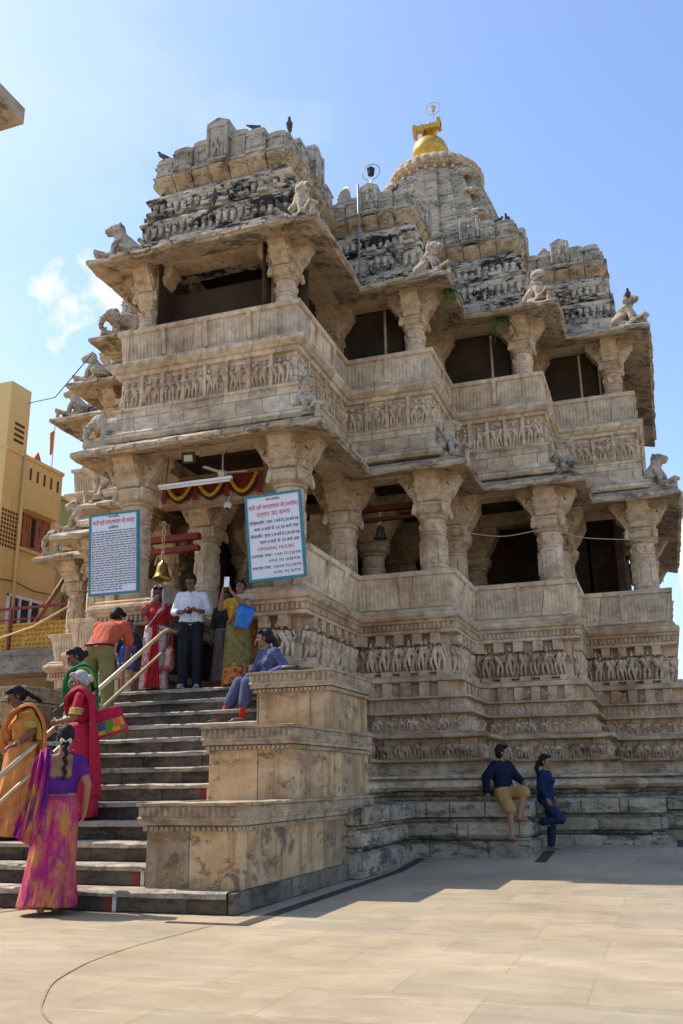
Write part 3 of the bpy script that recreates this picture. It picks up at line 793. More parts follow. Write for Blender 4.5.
b.lathe([(2.6, 10.9), (2.5, 11.3), (2.2, 11.8), (1.5, 12.3), (.5, 12.7)], 28, (A, 18.6, 0))
b.build('roof', M_roof, temple)

# ---------------------------------------------------------------- spire
SX, SY = A+.28, 27.3
def spire_plan(wd, g):
    """square plan with stepped central bands; g grows the grooves between the bands"""
    q = [(.0, 1.16), (.24, 1.16), (.24+g*.02, 1.06), (.27, 1.06), (.27, 1.07), (.52, 1.07), (.52, .99), (.56, .97), (.80, .97), (.80, .80)]
    out = []
    for k in range(4):
        c, s_ = math.cos(k*math.pi/2), math.sin(k*math.pi/2)
        ring = [(-x, -y) for x, y in reversed(q[1:])] + [(x, -y) for x, y in q]
        ring = [(u, v) for u, v in ring]
        for (u, v) in ring: out.append(((u*c - v*s_)*wd, (u*s_ + v*c)*wd))
    return out
b = MB(); rows = []
z = 10.6; Z0, Z1 = 10.6, 20.8
NZ = 64
for i in range(NZ+1):
    t = i/NZ; zz = Z0+(Z1-Z0)*t
    wd = 1.28 + (2.75-1.28)*(1-t**2.0)**.80 if t < 1 else 1.28
    for e in (0, 1, 2):
        sc = (1.0, 1.0, .965)[e]; dz = (0.0, .105, .115)[e]
        rows.append([(SX+x*sc, SY+y*sc, zz+dz) for x, y in spire_plan(wd, 1)])
b.grid(rows, closed=True)
sp = b.build('spire', M_spire, temple)
b = MB()
for i in range(1, NZ, 6):                                               # small ribbed discs up the corners
    t = i/NZ; zz = Z0+(Z1-Z0)*t; wd = 1.28 + (2.75-1.28)*(1-t**2.0)**.80
    for sx_ in (-1, 1):
        for sy_ in (-1, 1):
            b.lathe([(.24, 0), (.36, .05), (.40, .12), (.36, .19), (.26, .23)], 12, (SX+sx_*wd*.82, SY+sy_*wd*.82, zz))
for sgn, dx, dy in ((1, 0, -1), (1, 1, 0), (1, -1, 0)):                    # small turrets leaning on the shaft
    for (off, z0, h, r_) in ((0, 11.0, 4.2, 1.0), (1.5, 11.0, 3.0, .7), (-1.5, 11.0, 3.0, .7), (0, 15.0, 2.6, .62)):
        wd = 2.7 if z0 < 12 else 2.55
        cx = SX + dx*wd*1.05 + (off if dy else 0); cy = SY + dy*wd*1.05 + (off if dx else 0)
        b.lathe([(r_, 0), (r_*.98, h*.25), (r_*.9, h*.5), (r_*.72, h*.72), (r_*.5, h*.84), (r_*.44, h*.86), (r_*.62, h*.88), (r_*.66, h*.91), (r_*.5, h*.94), (r_*.2, h*.96), (r_*.16, h), (.02, h*1.05)], 16, (cx, cy, z0), sq=.3)
b.build('spire_turrets', M_spire, sp)
SD = -.62
b = MB()
rows = []
for j, (r_, zz) in enumerate([(1.1, 21.0), (1.1, 21.5), (1.55, 21.54), (1.78, 21.62), (1.84, 21.75), (1.82, 21.9), (1.70, 22.06), (1.45, 22.22), (1.2, 22.36), (.9, 22.55), (.5, 22.7)]):
    amp = .05 if 2 <= j <= 6 else 0
    rows.append([(SX+(r_*.9+amp*abs(math.cos(k*math.pi/6)) )*math.cos(2*math.pi*k/192), SY+(r_*.9+amp*abs(math.cos(k*math.pi/6)))*math.sin(2*math.pi*k/192), zz+SD) for k in range(192)])
b.grid(rows, closed=True)
for k in range(32):
    t = 2*math.pi*k/32
    b.box(-.05, .05, -.12, .12, 21.44+SD, 21.60+SD, Matrix.Translation((SX+1.46*math.cos(t), SY+1.46*math.sin(t), 0)) @ Matrix.Rotation(t+math.pi/2, 4, 'Z'))
am = b.build('ribbed_disc', M_corbel, sp)
b = MB()
b.lathe([(.40, 22.8), (.44, 22.86), (.40, 22.92), (.62, 23.1), (.66, 23.3), (.55, 23.6), (.34, 23.85), (.2, 23.98), (.26, 24.06), (.3, 24.14), (.2, 24.2), (.14, 24.3), (.05, 24.6)], 20, (SX-.15, SY, SD-.05))
fin = b.build('finial', M_gold, sp, smooth=True)
b = MB(); b.box(SX-.66, SX+.34, SY-.42, SY-.2, 23.36, 23.56); b.box(SX-.66, SX-.54, SY-.44, SY-.18, 23.12, 23.62); b.box(SX-.36, SX-.27, SY-.44, SY-.18, 23.26, 23.58); b.box(SX+.22, SX+.34, SY-.45, SY-.16, 23.3, 23.72)
b.tube([(SX-.7, SY-.3, 23.53), (SX+.3, SY-.3, 23.53)], .07, 8)
b.build('flagpole_bracket', M_gold, sp)
b = MB(); b.tube([(SX+.1+.26*math.cos(t), SY-.35, 24.19+.26*math.sin(t)) for t in [2*math.pi*k/24 for k in range(24)]], .014, 6, closed=True)
b.tube([(SX+.1, SY-.35, 23.53), (SX+.1, SY-.35, 24.05)], .012, 6); b.lathe([(.03, 0), (.07, .02), (.10, .16), (.12, .2), (.03, .24)], 10, (SX+.1, SY-.35, 24.05))
b.build('ring_lamp', M_steel, sp)
# ---------------------------------------------------------------- ground
def gz(y): return .05*max(0, min(y-11, 3.0))
t = NT('sandstone_paving', .55, .35); v = t.pos()
br = t.new('ShaderNodeTexBrick', offset=.5); t.l.new(v, br.inputs['Vector']); br.inputs['Scale'].default_value = 1
br.inputs['Brick Width'].default_value = .95; br.inputs['Row Height'].default_value = .60; br.inputs['Mortar Size'].default_value = .004; br.inputs['Mortar Smooth'].default_value = .4; br.inputs['Bias'].default_value = .35
br.inputs['Color1'].default_value = (.60, .64, .70, 1); br.inputs['Color2'].default_value = (1.16, 1.06, .94, 1); br.inputs['Mortar'].default_value = (.60, .54, .46, 1)
col = t.ramp(t.noise(v, .35, 6, .6, .5), [(.3, (.30, .245, .165)), (.5, (.375, .31, .215)), (.7, (.43, .365, .265))])
col = t.mix(.62, col, br.outputs['Color'], 'MULTIPLY')
col = t.mix(.5, col, t.ramp(t.noise(t.pos((1, 2.2, 1)), 2.6, 7, .65, .8), [(.3, (.74, .73, .72)), (.7, (1.16, 1.15, 1.13))]), 'MULTIPLY')
col = t.mix(t.ramp(t.noise(v, .9, 9, .75), [(.54, (0,)*3), (.64, (.45,)*3)]), col, (.27, .20, .125))
col = t.mix(t.ramp(t.noise(v, 7, 8, .8), [(.60, (0,)*3), (.68, (.5,)*3)]), col, (.20, .15, .10))
col = t.mix(t.ramp(t.noise(t.pos((.6, 3, 1), rot=(0, 0, .2)), 1.3, 8, .75, .6), [(.56, (0,)*3), (.66, (.4,)*3)]), col, (.60, .50, .36))
t.color(col); t.l.new(t.ramp(t.noise(v, 3, 5), [(.3, (.42,)*3), (.7, (.68,)*3)]), t.b.inputs['Roughness'])
t.bump(t.math('SUBTRACT', t.noise(v, 40, 5), t.math('MULTIPLY', br.outputs['Fac'], .6)), .12, .01)
M_pave = t.m
b = MB(); xs = [-400, -60, -30, -20, -10, 0, 10, 30, 60, 400]; ys = [-60, -10, 0, 4, 8, 11, 12, 13, 14, 20, 40, 100, 600]
b.grid([[(x, y, gz(y)) for x in xs] for y in ys])
tag(b.build('ground', M_pave), kind='structure')
M_inlay = stone('dark_inlay_stone', (.055, .045, .04), (.075, .06, .05), (.10, .08, .07), 2, bump=.1)
b = MB()
def strip(x0, x1, y0, y1, z=.004):
    n = max(1, int((y1-y0)/.5)); b.grid([[(x0, y0+(y1-y0)*i/n, gz(y0+(y1-y0)*i/n)+z), (x1, y0+(y1-y0)*i/n, gz(y0+(y1-y0)*i/n)+z)] for i in range(n+1)])
strip(-3.17, -3.05, 6.66, 12.1); strip(-3.75, -3.17, 6.66, 6.74); strip(-1.66, -1.52, 11.9, 13.0); strip(0.0, .14, 13.5, 14.6)
tag(b.build('paving_inlay', M_inlay), kind='structure')
b = MB(); arc = [(-3.32, 6.66), (-3.4, 5.86), (-3.41, 5.51), (-3.38, 5.14), (-3.29, 4.77), (-3.2, 4.52), (-3.02, 4.21), (-2.9, 4.03), (-2.72, 3.85), (-2.45, 3.62)]
import itertools
def smoothpts(p, n=8):
    out = []
    for i in range(len(p)-1):
        a, c_, d, e = (Vector(p[max(0, i-1)]), Vector(p[i]), Vector(p[i+1]), Vector(p[min(len(p)-1, i+2)]))
        for k in range(n):
            t_ = k/n; out.append(.5*((2*c_)+(d-a)*t_+(2*a-5*c_+4*d-e)*t_**2+(3*c_-a-3*d+e)*t_**3))
    out.append(Vector(p[-1])); return out
q = smoothpts([(x, y, 0) for x, y in arc]); rows = []
for i, p in enumerate(q):
    d = (q[min(i+1, len(q)-1)]-q[max(i-1, 0)]).normalized(); nn = Vector((-d.y, d.x, 0))*.006
    rows.append([(p.x-nn.x, p.y-nn.y, .005), (p.x+nn.x, p.y+nn.y, .005)])
b.grid(rows); tag(b.build('paving_seam', stone('paving_seam_stone', (.26, .205, .14), (.31, .25, .17), (.35, .29, .2), 2, bump=.1)), kind='structure')

# ---------------------------------------------------------------- staircase
stair = thing('staircase', 'broad flight of dark stone steps with stepped amber marble flank blocks', 'staircase', (A, 7.1, 0))
SXL, SXR = A-1.56, A+1.56
M_paintr = plain('dull_red_step_paint', (.24, .03, .025), .7, var=.25, scale=14, obj=False)
M_paintw = plain('chalky_white_step_paint', (.62, .60, .55), .7, var=.1, scale=14, obj=False)
NS = 13; RISE = .17; GO = .30; SY0 = 7.12
for k in range(NS):
    y0 = SY0 + GO*k; y1 = (y0 + GO + .06) if k < NS-1 else 10.98
    xl, xr = (SXL, SXR) if k else (SXL-.95, SXR+.86)
    z1 = RISE*(k+1)
    b = MB(); n = 7
    b.box(xl, xr, y0+.012, y1, max(0, z1-RISE-.03), z1-.045)
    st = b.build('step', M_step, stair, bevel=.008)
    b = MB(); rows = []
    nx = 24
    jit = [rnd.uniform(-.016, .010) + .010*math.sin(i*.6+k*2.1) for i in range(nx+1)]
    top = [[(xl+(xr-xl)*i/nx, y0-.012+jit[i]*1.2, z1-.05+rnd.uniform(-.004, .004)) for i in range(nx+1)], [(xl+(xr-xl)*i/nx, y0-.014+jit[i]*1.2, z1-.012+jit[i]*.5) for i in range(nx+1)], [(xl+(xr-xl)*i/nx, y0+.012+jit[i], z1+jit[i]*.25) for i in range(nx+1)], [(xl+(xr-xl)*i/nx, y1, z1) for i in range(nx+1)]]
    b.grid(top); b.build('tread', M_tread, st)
    if k in (0, 1, 5, 9):
        xx = {0: -4.50, 1: -4.42, 5: -4.42, 9: -4.40}[k]
        b = MB(); b.box(xx-.075, xx-.012, y0-.016+.02, y0+.03, z1-RISE+.004, z1-.03); b.build('red_stripe', M_paintr, st)
        b = MB(); b.box(xx, xx+.035, y0-.016+.018, y0+.03, z1-RISE+.004, z1-.028); b.build('white_stripe', M_paintw, st)
for s_ in (1, -1):
    for i, (yf, zb, zt) in enumerate(((7.30, .16, .86), (8.42, .84, 1.56), (9.54, 1.54, 2.215))):
        x0, x1 = sorted((A+s_*1.565, A+s_*2.44))
        if s_ < 0: yf += .0
        b = MB(); b.box(x0+.004*i, x1-.004*i, yf+.003, 10.93, zb if i else 0, zt-.17)
        blk = b.build('flank_block', M_marble, stair, bevel=.006)
        b = MB()
        b.box(x0-.02, x1+.02, yf-.02, 10.94, zt-.235, zt-.195); b.box(x0-.05, x1+.05, yf-.05, 10.945, zt-.185, zt-.15)
        rect = [(x0-.055, 10.9), (x0-.055, yf-.055), (x1+.055, yf-.055), (x1+.055, 10.9)]
        sweep(b, rect, [(-.2, zt-.15), (0, zt-.15), (.012, zt-.13), (0, zt-.115), (-.004, zt-.035), (.018, zt-.025), (.02, zt-.004), (-.03, zt), (-.2, zt)], step=.12, jit=lambda q, k: rnd.uniform(-.006, .004) if k > 4 else 0)
        b.box(x0-.02, x1+.02, yf-.02, 10.93, zt-.10, zt-.006)
        for (x, y, t_, n, k, c, p) in along(rect, 0, .056, .01):
            b.cap((0, 0, -.112), (0, 0, -.045), .019, .019, 6, 1, m=frame(x, y, zt, t_, n))
        r2 = [(x0-.02, 10.9), (x0-.02, yf-.02), (x1+.02, yf-.02), (x1+.02, 10.9)]
        for (x, y, t_, n, k, c, p) in along(r2, 0, .05, .01):
            b.box(-.015, .015, -.022, 0, -.232, -.198, frame(x, y, zt, t_, n))
        b.build('cap_slab', M_blockcap, blk)
# blue-grey base course of the flank, right side
b = MB(); b.box(A+2.43, A+2.50, 7.125, 11.0, 0, .165); b.build('base_course', stone('grey_brown_base_stone', (.15, .12, .095), (.23, .19, .15), (.31, .26, .205), 1.4, soot=.4, joints=(.9, .4, .008)), stair, bevel=.012)

# handrail
rail = thing('handrail', 'brass coloured double pipe handrail running down the middle of the stone stairs', 'handrail', (-6.03, 7.2, 0))
RX = -6.03
b = MB(); b.tube([(RX, 6.7, .63), (RX, 10.40, 2.90), (RX-.01, 10.55, 2.965), (RX-.02, 10.93, 2.965)], .026, 10); b.build('top_pipe', M_steel, rail, smooth=True)
b = MB(); b.tube([(RX, 6.7, .37), (RX, 10.38, 2.63)], .02, 10); b.build('lower_pipe', M_steel, rail, smooth=True)
for (y, z0, z1) in ((10.93, 2.21, 2.97), (6.72, 0, .66), (8.72, .95, 1.86)):
    b = MB(); b.tube([(RX-.02 if y > 10 else RX, y, z0), (RX-.02 if y > 10 else RX, y, z1)], .024, 10); b.build('post', M_steel, rail, smooth=True)

# ---------------------------------------------------------------- neighbouring buildings
def plaster(name, c, rough=.85):
    t = NT(name, rough, .2); v = t.pos()
    col = t.ramp(t.noise(v, .5, 6, .6), [(.3, tuple(x*.86 for x in c)), (.7, c)])
    col = t.mix(t.ramp(t.noise(t.pos((2.5, 2.5, .35)), 1.2, 6, .6), [(.5, (0,)*3), (.75, (.35,)*3)]), col, tuple(x*.55 for x in c))
    t.color(col); t.bump(t.noise(v, 30, 4), .12, .01); return t.m
M_yel = plaster('ochre_yellow_plaster', (.76, .52, .22)); M_grn = plaster('pale_green_plaster', (.44, .46, .19)); M_pale = plaster('pale_plaster', (.6, .57, .52))
M_wood = plain('red_brown_wood', (.30, .095, .04), .55, var=.25); M_dglass = plain('dark_window_glass', (.015, .017, .02), .12, 0, .6, .3)
M_hole = plain('dark_vent', (.10, .05, .015), .9)
BX = -15.0
yb = thing('yellow_house', 'ochre yellow plastered house with slotted parapet and wooden shutters, left of the temple', 'house', (-20, 19, 0))
b = MB(); b.box(-30, BX, 17.74, 20.12, 0, 9.32); b.box(-30, BX-.003, 17.737, 18.53, 9.32, 11.13); b.build('wall', M_yel, yb, bevel=.02)
b = MB()
for k in range(5): yy = 18.72+.29*k; b.box(BX-.02, BX+.012, yy, yy+.07, 8.72, 9.04)
b.build('parapet_slots', M_hole, yb)
b = MB()
for k in range(4):
    for j in range(3): b.box(BX-.02, BX+.012, 17.98+.13*j, 18.09+.13*j, 9.55+.15*k, 9.62+.15*k)
b.build('tower_vent', M_hole, yb)
b = MB()
for k in range(9):
    for j in range(6): b.box(BX-.02, BX+.012, 17.80+.105*j, 17.86+.105*j, 6.75+.11*k, 6.82+.11*k)
b.build('lattice_vent', M_hole, yb)
def win(parent, y0, y1, z0, z1, mf, panes, shut=None, x=BX):
    b = MB(); b.box(x-.02, x+.06, y0, y1, z1-.07, z1); b.box(x-.02, x+.06, y0, y1, z0, z0+.07)
    for i in range(panes+1):
        yy = y0+(y1-y0-.06)*i/panes; b.box(x-.021, x+.062, yy, yy+.06, z0, z1)
    f = b.build('window', mf, parent)
    b = MB(); b.box(x-.02, x+.012, y0+.02, y1-.02, z0+.02, z1-.02); b.build('pane', M_dglass, f)
    if shut:
        for i in range(panes):
            if i == 1: continue
            ya = y0+(y1-y0-.06)*i/panes+.07; ybb = y0+(y1-y0-.06)*(i+1)/panes-.01
            b = MB(); b.box(x+.012, x+.045, ya, ybb, z0+.07, z0+.45*(z1-z0)); b.box(x+.012, x+.045, ya, ya+.07, z0+.45*(z1-z0), z1-.07); b.box(x+.012, x+.045, ybb-.07, ybb, z0+.45*(z1-z0), z1-.07); b.box(x+.012, x+.045, ya+.07, ybb-.07, z1-.2, z1-.07)
            b.build('shutter', mf, f)
win(yb, 18.56, 19.67, 6.87, 7.78, M_wood, 4, True); win(yb, 18.27, 19.58, 4.7, 5.62, M_white, 3)
b = MB(); b.tube([(BX+.07, 18.42, 4.3), (BX+.07, 18.42, 9.3)], .045, 8); b.build('drainpipe', M_yel, yb, smooth=True)
b = MB(); b.box(BX-.02, BX+.10, 18.46, 19.76, 6.78, 6.86); b.box(BX-.02, BX+.22, 18.46, 19.76, 7.84, 7.90); b.box(BX-.02, BX+.05, 17.74, 20.12, 9.24, 9.33); b.build('sill', M_yel, yb)
b = MB(); b.tube([(BX+.03, 20.0, 5.9), (BX+.05, 19.2, 5.84), (BX+.03, 18.5, 5.95), (BX+.03, 17.8, 5.9)], .012, 5); b.build('wall_cable', M_black, yb)
gb = thing('green_house', 'pale green plastered house with a brown door, behind the yellow house', 'house', (-20, 23, 0))
b = MB(); b.box(-28, BX-.35, 20.2, 27, 0, 8.75); b.build('wall', M_grn, gb, bevel=.02)
b = MB(); b.box(BX-.40, BX-.30, 20.2, 27, 8.75, 8.85)
for k in range(16): b.box(BX-.40, BX-.34, 20.4+.3*k, 20.55+.3*k, 8.4, 8.6)
b.build('cornice', M_grn, gb)
b = MB(); b.box(BX-.35, BX-.30, 20.95, 21.65, 4.35, 6.1); b.build('door', M_wood, gb)
b = MB(); b.box(BX-.35, BX-.30, 22.3, 22.9, 4.6, 6.0); b.build('window', M_wood, gb)
wk = thing('walkway', 'raised concrete walkway with red railing and orange mesh, between the temple and the yellow house', 'walkway', (-15, 17.4, 0))
M_conc = stone('stained_concrete', (.17, .15, .125), (.24, .215, .185), (.30, .27, .235), .8, soot=.3)
b = MB(); b.box(-30, -11.4, 16.8, 17.7, 3.42, 3.80); b.box(-30, -11.4, 16.78, 16.95, 3.80, 3.94); b.build('deck', M_conc, wk)
for k, x in enumerate((-26, -22, -18)):
    b = MB(); b.box(x-.15, x+.15, 17.0, 17.3, 0, 3.42); b.build('support', M_conc, wk)
b = MB(); b.box(-30, -11.4, 16.85, 16.90, 4.86, 4.92); b.box(-30, -11.4, 16.86, 16.89, 4.62, 4.65); b.build('top_bar', M_redp, wk)
for k in range(10):
    x = -12.15-1.55*k; b = MB(); b.box(x-.03, x+.03, 16.85, 16.90, 3.94, 4.86); b.build('post', M_redp, wk)
tm = NT('orange_mesh', .7, .2); v = tm.pos()
g = tm.new('ShaderNodeSeparateXYZ'); tm.l.new(v, g.inputs[0])
wv = tm.math('SINE', tm.math('MULTIPLY', tm.math('ADD', g.outputs[0], tm.math('MULTIPLY', tm.noise(v, 3, 3), .5)), 45)); wv2 = tm.math('SINE', tm.math('MULTIPLY', g.outputs[2], 60))
tm.color(tm.mix(tm.ramp(tm.math('MAXIMUM', wv, wv2), [(.5, (0,)*3), (.9, (1,)*3)]), (.30, .15, .03), (.52, .29, .05)))
b = MB(); b.box(-30, -11.6, 16.90, 16.91, 3.96, 4.55); b.build('mesh_panel', tm.m, wk)
tag(MB().tube([(-11.75, 16.75, 4.95), (-13.0, 16.78, 4.42), (-14.6, 16.78, 4.05), (-17, 16.78, 3.98)], .025, 6).build('hose', plain('pale_hose', (.55, .4, .22)), smooth=True), 'pale hose draped along the walkway railing', 'hose')
tag(MB().tube([(-13.3, 17.0, 4.3), (-12.35, 17.0, 5.62)], .05, 8).build('wooden_prop', M_wood, smooth=True), 'dark wooden prop leaning up from the walkway railing to the temple eave', 'prop')
fl = thing('flag', 'small orange pennant on a thin pole above the yellow parapet', 'flag', (BX-.2, 19.85, 9.32))
b = MB(); b.tube([(BX-.2, 19.85, 9.2), (BX-.2, 19.85, 10.75)], .02, 6); b.build('pole', M_white, fl)
b = MB(); b.grid([[(BX-.2+.02*math.sin(k), 19.85-.06*k*(1-.06*j), 10.55-.13*j-.05*k+.02*math.sin(j*2+k)) for k in range(4)] for j in range(6)]); b.build('cloth', plain('orange_cloth', (.65, .17, .03), .8), fl, solid=.004)
tag(MB().prism([(-.3, 0), (.3, 0), (.12, .32), (0, .5), (-.12, .32)], (BX-.4, 19.5, 9.32), (0, 1, 0), (0, 0, 1), (-.2, 0, 0)).build('red_roof_cap', plain('faded_red_tin', (.33, .11, .10), .6)), 'faded red cap peeping over the yellow parapet', 'roof cap')
tag(MB().tube([(-9.2, 12.9, 8.6), (-12, 15.6, 9.3), (-15.05, 18.5, 10.8)], .012, 5).build('overhead_cable', M_black), 'thin overhead cable from the temple to the yellow house', 'cable')
pv = thing('stone_pavilion', 'neighbouring stone pavilion of which only an eave corner shows at the top left', 'pavilion', (-8, 0, 0))
b = MB(); rows = []
for z_, e in ((3.70, -.10), (3.75, 0), (3.83, 0), (4.05, -1.2)): rows.append([(-12, 2.68+e, z_+.0)] + [(-12+(9.66+e)*i/20, 2.68+e+rnd.uniform(-.01, .01), z_+rnd.uniform(-.008, .008)) for i in range(1, 20)] + [(-2.34+e, 2.68+e, z_)] + [(-2.34+e+rnd.uniform(-.01, .01), 2.68+e-(6+e)*i/20, z_+rnd.uniform(-.008, .008)) for i in range(1, 20)] + [(-2.34+e, -3.3, z_)])
b.grid(rows); n = len(rows[0]); b.add([tuple(p) for p in rows[0]] + [(-12, -3.3, 3.70)], [tuple(range(n+1))])
b.build('eave', M_eave, pv, fixn=True)
b = MB(); b.box(-12, -7.6, -3.2, 1.6, 0, 3.72); b.build('wall', M_wall, pv)
b = MB(); b.box(-6.9, -6.55, 1.25, 1.6, 0, 3.72); b.build('column', M_wall, pv)
pb = thing('pale_house', 'pale house with red window bars glimpsed past the right corner of the temple', 'house', (6, 40, 0))
b = MB(); b.box(1.6, 14, 38, 50, 0, 12.2); b.build('wall', M_pale, pb)
for k in range(3):
    for j in range(5):
        x = 2.0+2.2*j; z = 2.0+3.2*k
        b = MB(); b.box(x, x+1.2, 37.93, 38.01, z, z+1.5); f = b.build('window', M_redp, pb)
        b = MB(); b.box(x+.1, x+.55, 37.90, 37.95, z+.1, z+1.4); b.box(x+.65, x+1.1, 37.90, 37.95, z+.1, z+1.4); b.build('pane', M_dglass, f)
M_flens = plain('yellowish_lens', (.42, .40, .26), .25, 0, .5, .1)
# ---------------------------------------------------------------- writing
def text(body, size, loc, rot, mat, name, parent, align='CENTER', extrude=.0015, xs=1.0):
    cu = bpy.data.curves.new(name, 'FONT'); cu.body = body; cu.size = size; cu.align_x = align; cu.extrude = extrude; cu.resolution_u = 2
    o = bpy.data.objects.new(name, cu); COL.objects.link(o)
    dg = bpy.context.evaluated_depsgraph_get(); me = bpy.data.meshes.new_from_object(o.evaluated_get(dg))
    bpy.data.objects.remove(o); bpy.data.curves.remove(cu)
    me.materials.clear(); me.materials.append(mat); me.name = name
    o = bpy.data.objects.new(name, me); COL.objects.link(o); o.parent = parent
    o.location = loc; o.rotation_euler = rot; o.scale = (xs, 1, 1); return o
def board(name, label, x, y, z, wd, ht, lean, roll, rz=0):
    r_ = thing(name, label, 'sign', (x, y, z)); r_.rotation_euler = (lean, roll, rz)
    b = MB(); b.box(-wd/2+.02, wd/2-.02, -.012, .012, .02, ht-.02); b.build('face', M_signw, r_, world=False)
    b = MB()
    f = .032
    b.box(-wd/2, wd/2, -.022, .02, 0, f); b.box(-wd/2, wd/2, -.022, .02, ht-f, ht); b.box(-wd/2, -wd/2+f, -.0215, .0195, f, ht-f); b.box(wd/2-f, wd/2, -.0215, .0195, f, ht-f)
    b.build('frame', M_teal, r_, world=False); return r_
UPR = (math.pi/2, 0, 0)
s1 = board('notice_board', 'white board with teal frame giving opening hours, leaning on the right porch wall', -4.55, 10.74, 3.555, .80, 1.15, R(7), R(-1.5))
L = [('जय जगदीश', .045, 1.06, M_tblack, 0), ('मंदिर श्री जगन्नाथराय जी (जगदीश)', .078, .955, M_tred, 0), ('दर्शन का समय', .085, .855, M_tred, 0),
     ('ग्रीष्मकालीन : प्रातः 5 बजे से 2.30 बजे तक', .06, .755, M_tblack, -1), ('सायं 4 बजे से 10.30 बजे तक', .06, .665, M_tblack, 1),
     ('शीतकालीन : प्रातः 5.30 बजे से 2.30 बजे तक', .06, .575, M_tblack, -1), ('सायं 4 बजे से 10 बजे तक', .06, .49, M_tblack, 1),
     ('OPENING HOURS', .066, .40, M_tred, 0), ('SUMMER TIME :  5 A.M. TO 2.30 P.M.', .052, .315, M_tblack, -1), ('4 P.M. TO 10.30 P.M.', .052, .235, M_tblack, 1),
     ('WINTER TIME :  5.30 A.M. TO 2.30 P.M.', .052, .155, M_tblack, -1), ('4 P.M. TO 10 P.M.', .052, .08, M_tblack, 1)]
for body, sz_, zz, mt, al in L:
    o = text(body, sz_, (0 if al == 0 else -.35 if al < 0 else .34, -.0145, zz), UPR, mt, 'lettering', s1, {0: 'CENTER', -1: 'LEFT', 1: 'RIGHT'}[al], .001)
    wd_ = o.dimensions.x if o.dimensions.x else .7
    vs = [v.co.x for v in o.data.vertices]; wd_ = max(vs)-min(vs)
    if wd_ > .70: o.scale = (.70/wd_, 1, 1)
    elif al == 0 and sz_ > .06 and wd_ < .4: o.scale = (1.15, 1, 1)
s2 = board('notice_board', 'white board with teal frame packed with fine dark print, on the left porch wall', -7.05, 10.78, 3.56, .80, 1.17, R(5), 0)
text('जय जगदीश', .04, (0, -.0145, 1.10), UPR, M_tblack, 'lettering', s2, extrude=.001)
o = text('मंदिर श्री जगन्नाथराय जी उदयपुर', .085, (0, -.0145, 1.01), UPR, M_tred, 'lettering', s2, extrude=.001)
vs = [v.co.x for v in o.data.vertices]; o.scale = (.68/(max(vs)-min(vs)), 1, 1)
text('(इतिहास)', .045, (0, -.0145, .945), UPR, M_tblack, 'lettering', s2, extrude=.001)
wds = 'यह मंदिर महाराणा जगत सिंह द्वारा संवत में बनवाया गया था और इसमें भगवान विष्णु की मूर्ति स्थापित है तथा चारों ओर सुंदर शिल्प कला देखने योग्य है'.split()
for k in range(25):
    n = 11 if k < 23 else 7
    o = text(' '.join(wds[(k*5+j*3) % len(wds)] for j in range(n)), .025, (-.355, -.0145, .895-.0345*k), UPR, M_tblue if k == 24 else M_tblack, 'lettering', s2, 'LEFT', .001)
    vs = [v.co.x for v in o.data.vertices]; o.scale = ((.71 if n > 8 else .5)/(max(vs)-min(vs)), 1, 1)

# ---------------------------------------------------------------- porch fittings
def bell(name, label, x, y, ztop, zb, sc, mt):
    r_ = thing(name, label, 'bell', (x, y, zb))
    b = MB(); b.lathe([(.145*sc, 0), (.15*sc, .015*sc), (.12*sc, .05*sc), (.095*sc, .13*sc), (.085*sc, .20*sc), (.06*sc, .25*sc), (.02*sc, .27*sc), (.02*sc, .31*sc)], 20, (x, y, zb)); b.build('cup', mt, r_, smooth=True)
    b = MB(); b.tube([(x, y, zb+.2*sc), (x, y, zb-.03*sc)], .012*sc, 6); b.ell((x, y, zb-.03*sc), (.03*sc,)*3, 8, 6); b.build('clapper', mt, r_, smooth=True)
    b = MB(); n = max(3, int((ztop-zb-.3*sc)/.06))
    for k in range(n):
        z = zb+.33*sc+(ztop-zb-.3*sc)*k/n
        b.tube([(x+.022*math.cos(a)*(1 if k % 2 else .2), y+.022*math.cos(a)*(.2 if k % 2 else 1), z+.04*math.sin(a)) for a in [2*math.pi*i/10 for i in range(10)]], .008, 5, closed=True)
    b.build('chain', M_steel, r_); return r_
bell('temple_bell', 'large brass bell hanging on a chain inside the porch doorway', -6.95, 11.9, 4.9, 3.99, 1.0, M_brass)
bell('temple_bell', 'small dark bell hanging from the red beam between the right hand columns', -4.1, 14.0, 5.38, 4.86, .8, plain('dark_bronze', (.10, .08, .06), .5, .7))
b = MB(); b.box(-8.1, -6.75, 12.62, 12.74, 4.80, 4.90); b.box(-8.1, -6.75, 12.63, 12.73, 4.62, 4.70); tag(b.build('red_beam', M_redp), 'pair of red painted rails across the porch behind the brass bell', 'beam')
b = MB(); b.box(-5.0, -2.9, 13.92, 14.04, 5.33, 5.42); b.box(-5.0, -2.9, 13.93, 14.03, 5.16, 5.22); tag(b.build('red_beam', M_dredp), 'dark red rails between the columns of the right side gallery', 'beam')
tl = thing('tube_light', 'white tube light on a batten under the porch eave', 'lamp', (-6.1, 11.3, 5.2))
b = MB(); b.box(-6.72, -5.52, 11.28, 11.33, 5.24, 5.28); b.build('batten', M_white, tl)
b = MB(); b.tube([(-6.70, 11.285, 5.215), (-5.54, 11.285, 5.215)], .019, 10); b.build('tube', M_white, tl, smooth=True)
b = MB(); b.tube([(-6.6, 11.30, 5.28), (-6.6, 11.35, 5.72)], .006, 5); b.tube([(-5.64, 11.30, 5.28), (-5.64, 11.35, 5.72)], .006, 5); b.build('hanger', M_black, tl)
fd_ = thing('floodlight', 'small black floodlight fixed under the middle of the porch eave', 'lamp', (-6.03, 10.93, 5.50)); fd_.rotation_euler = (R(28), 0, R(12))
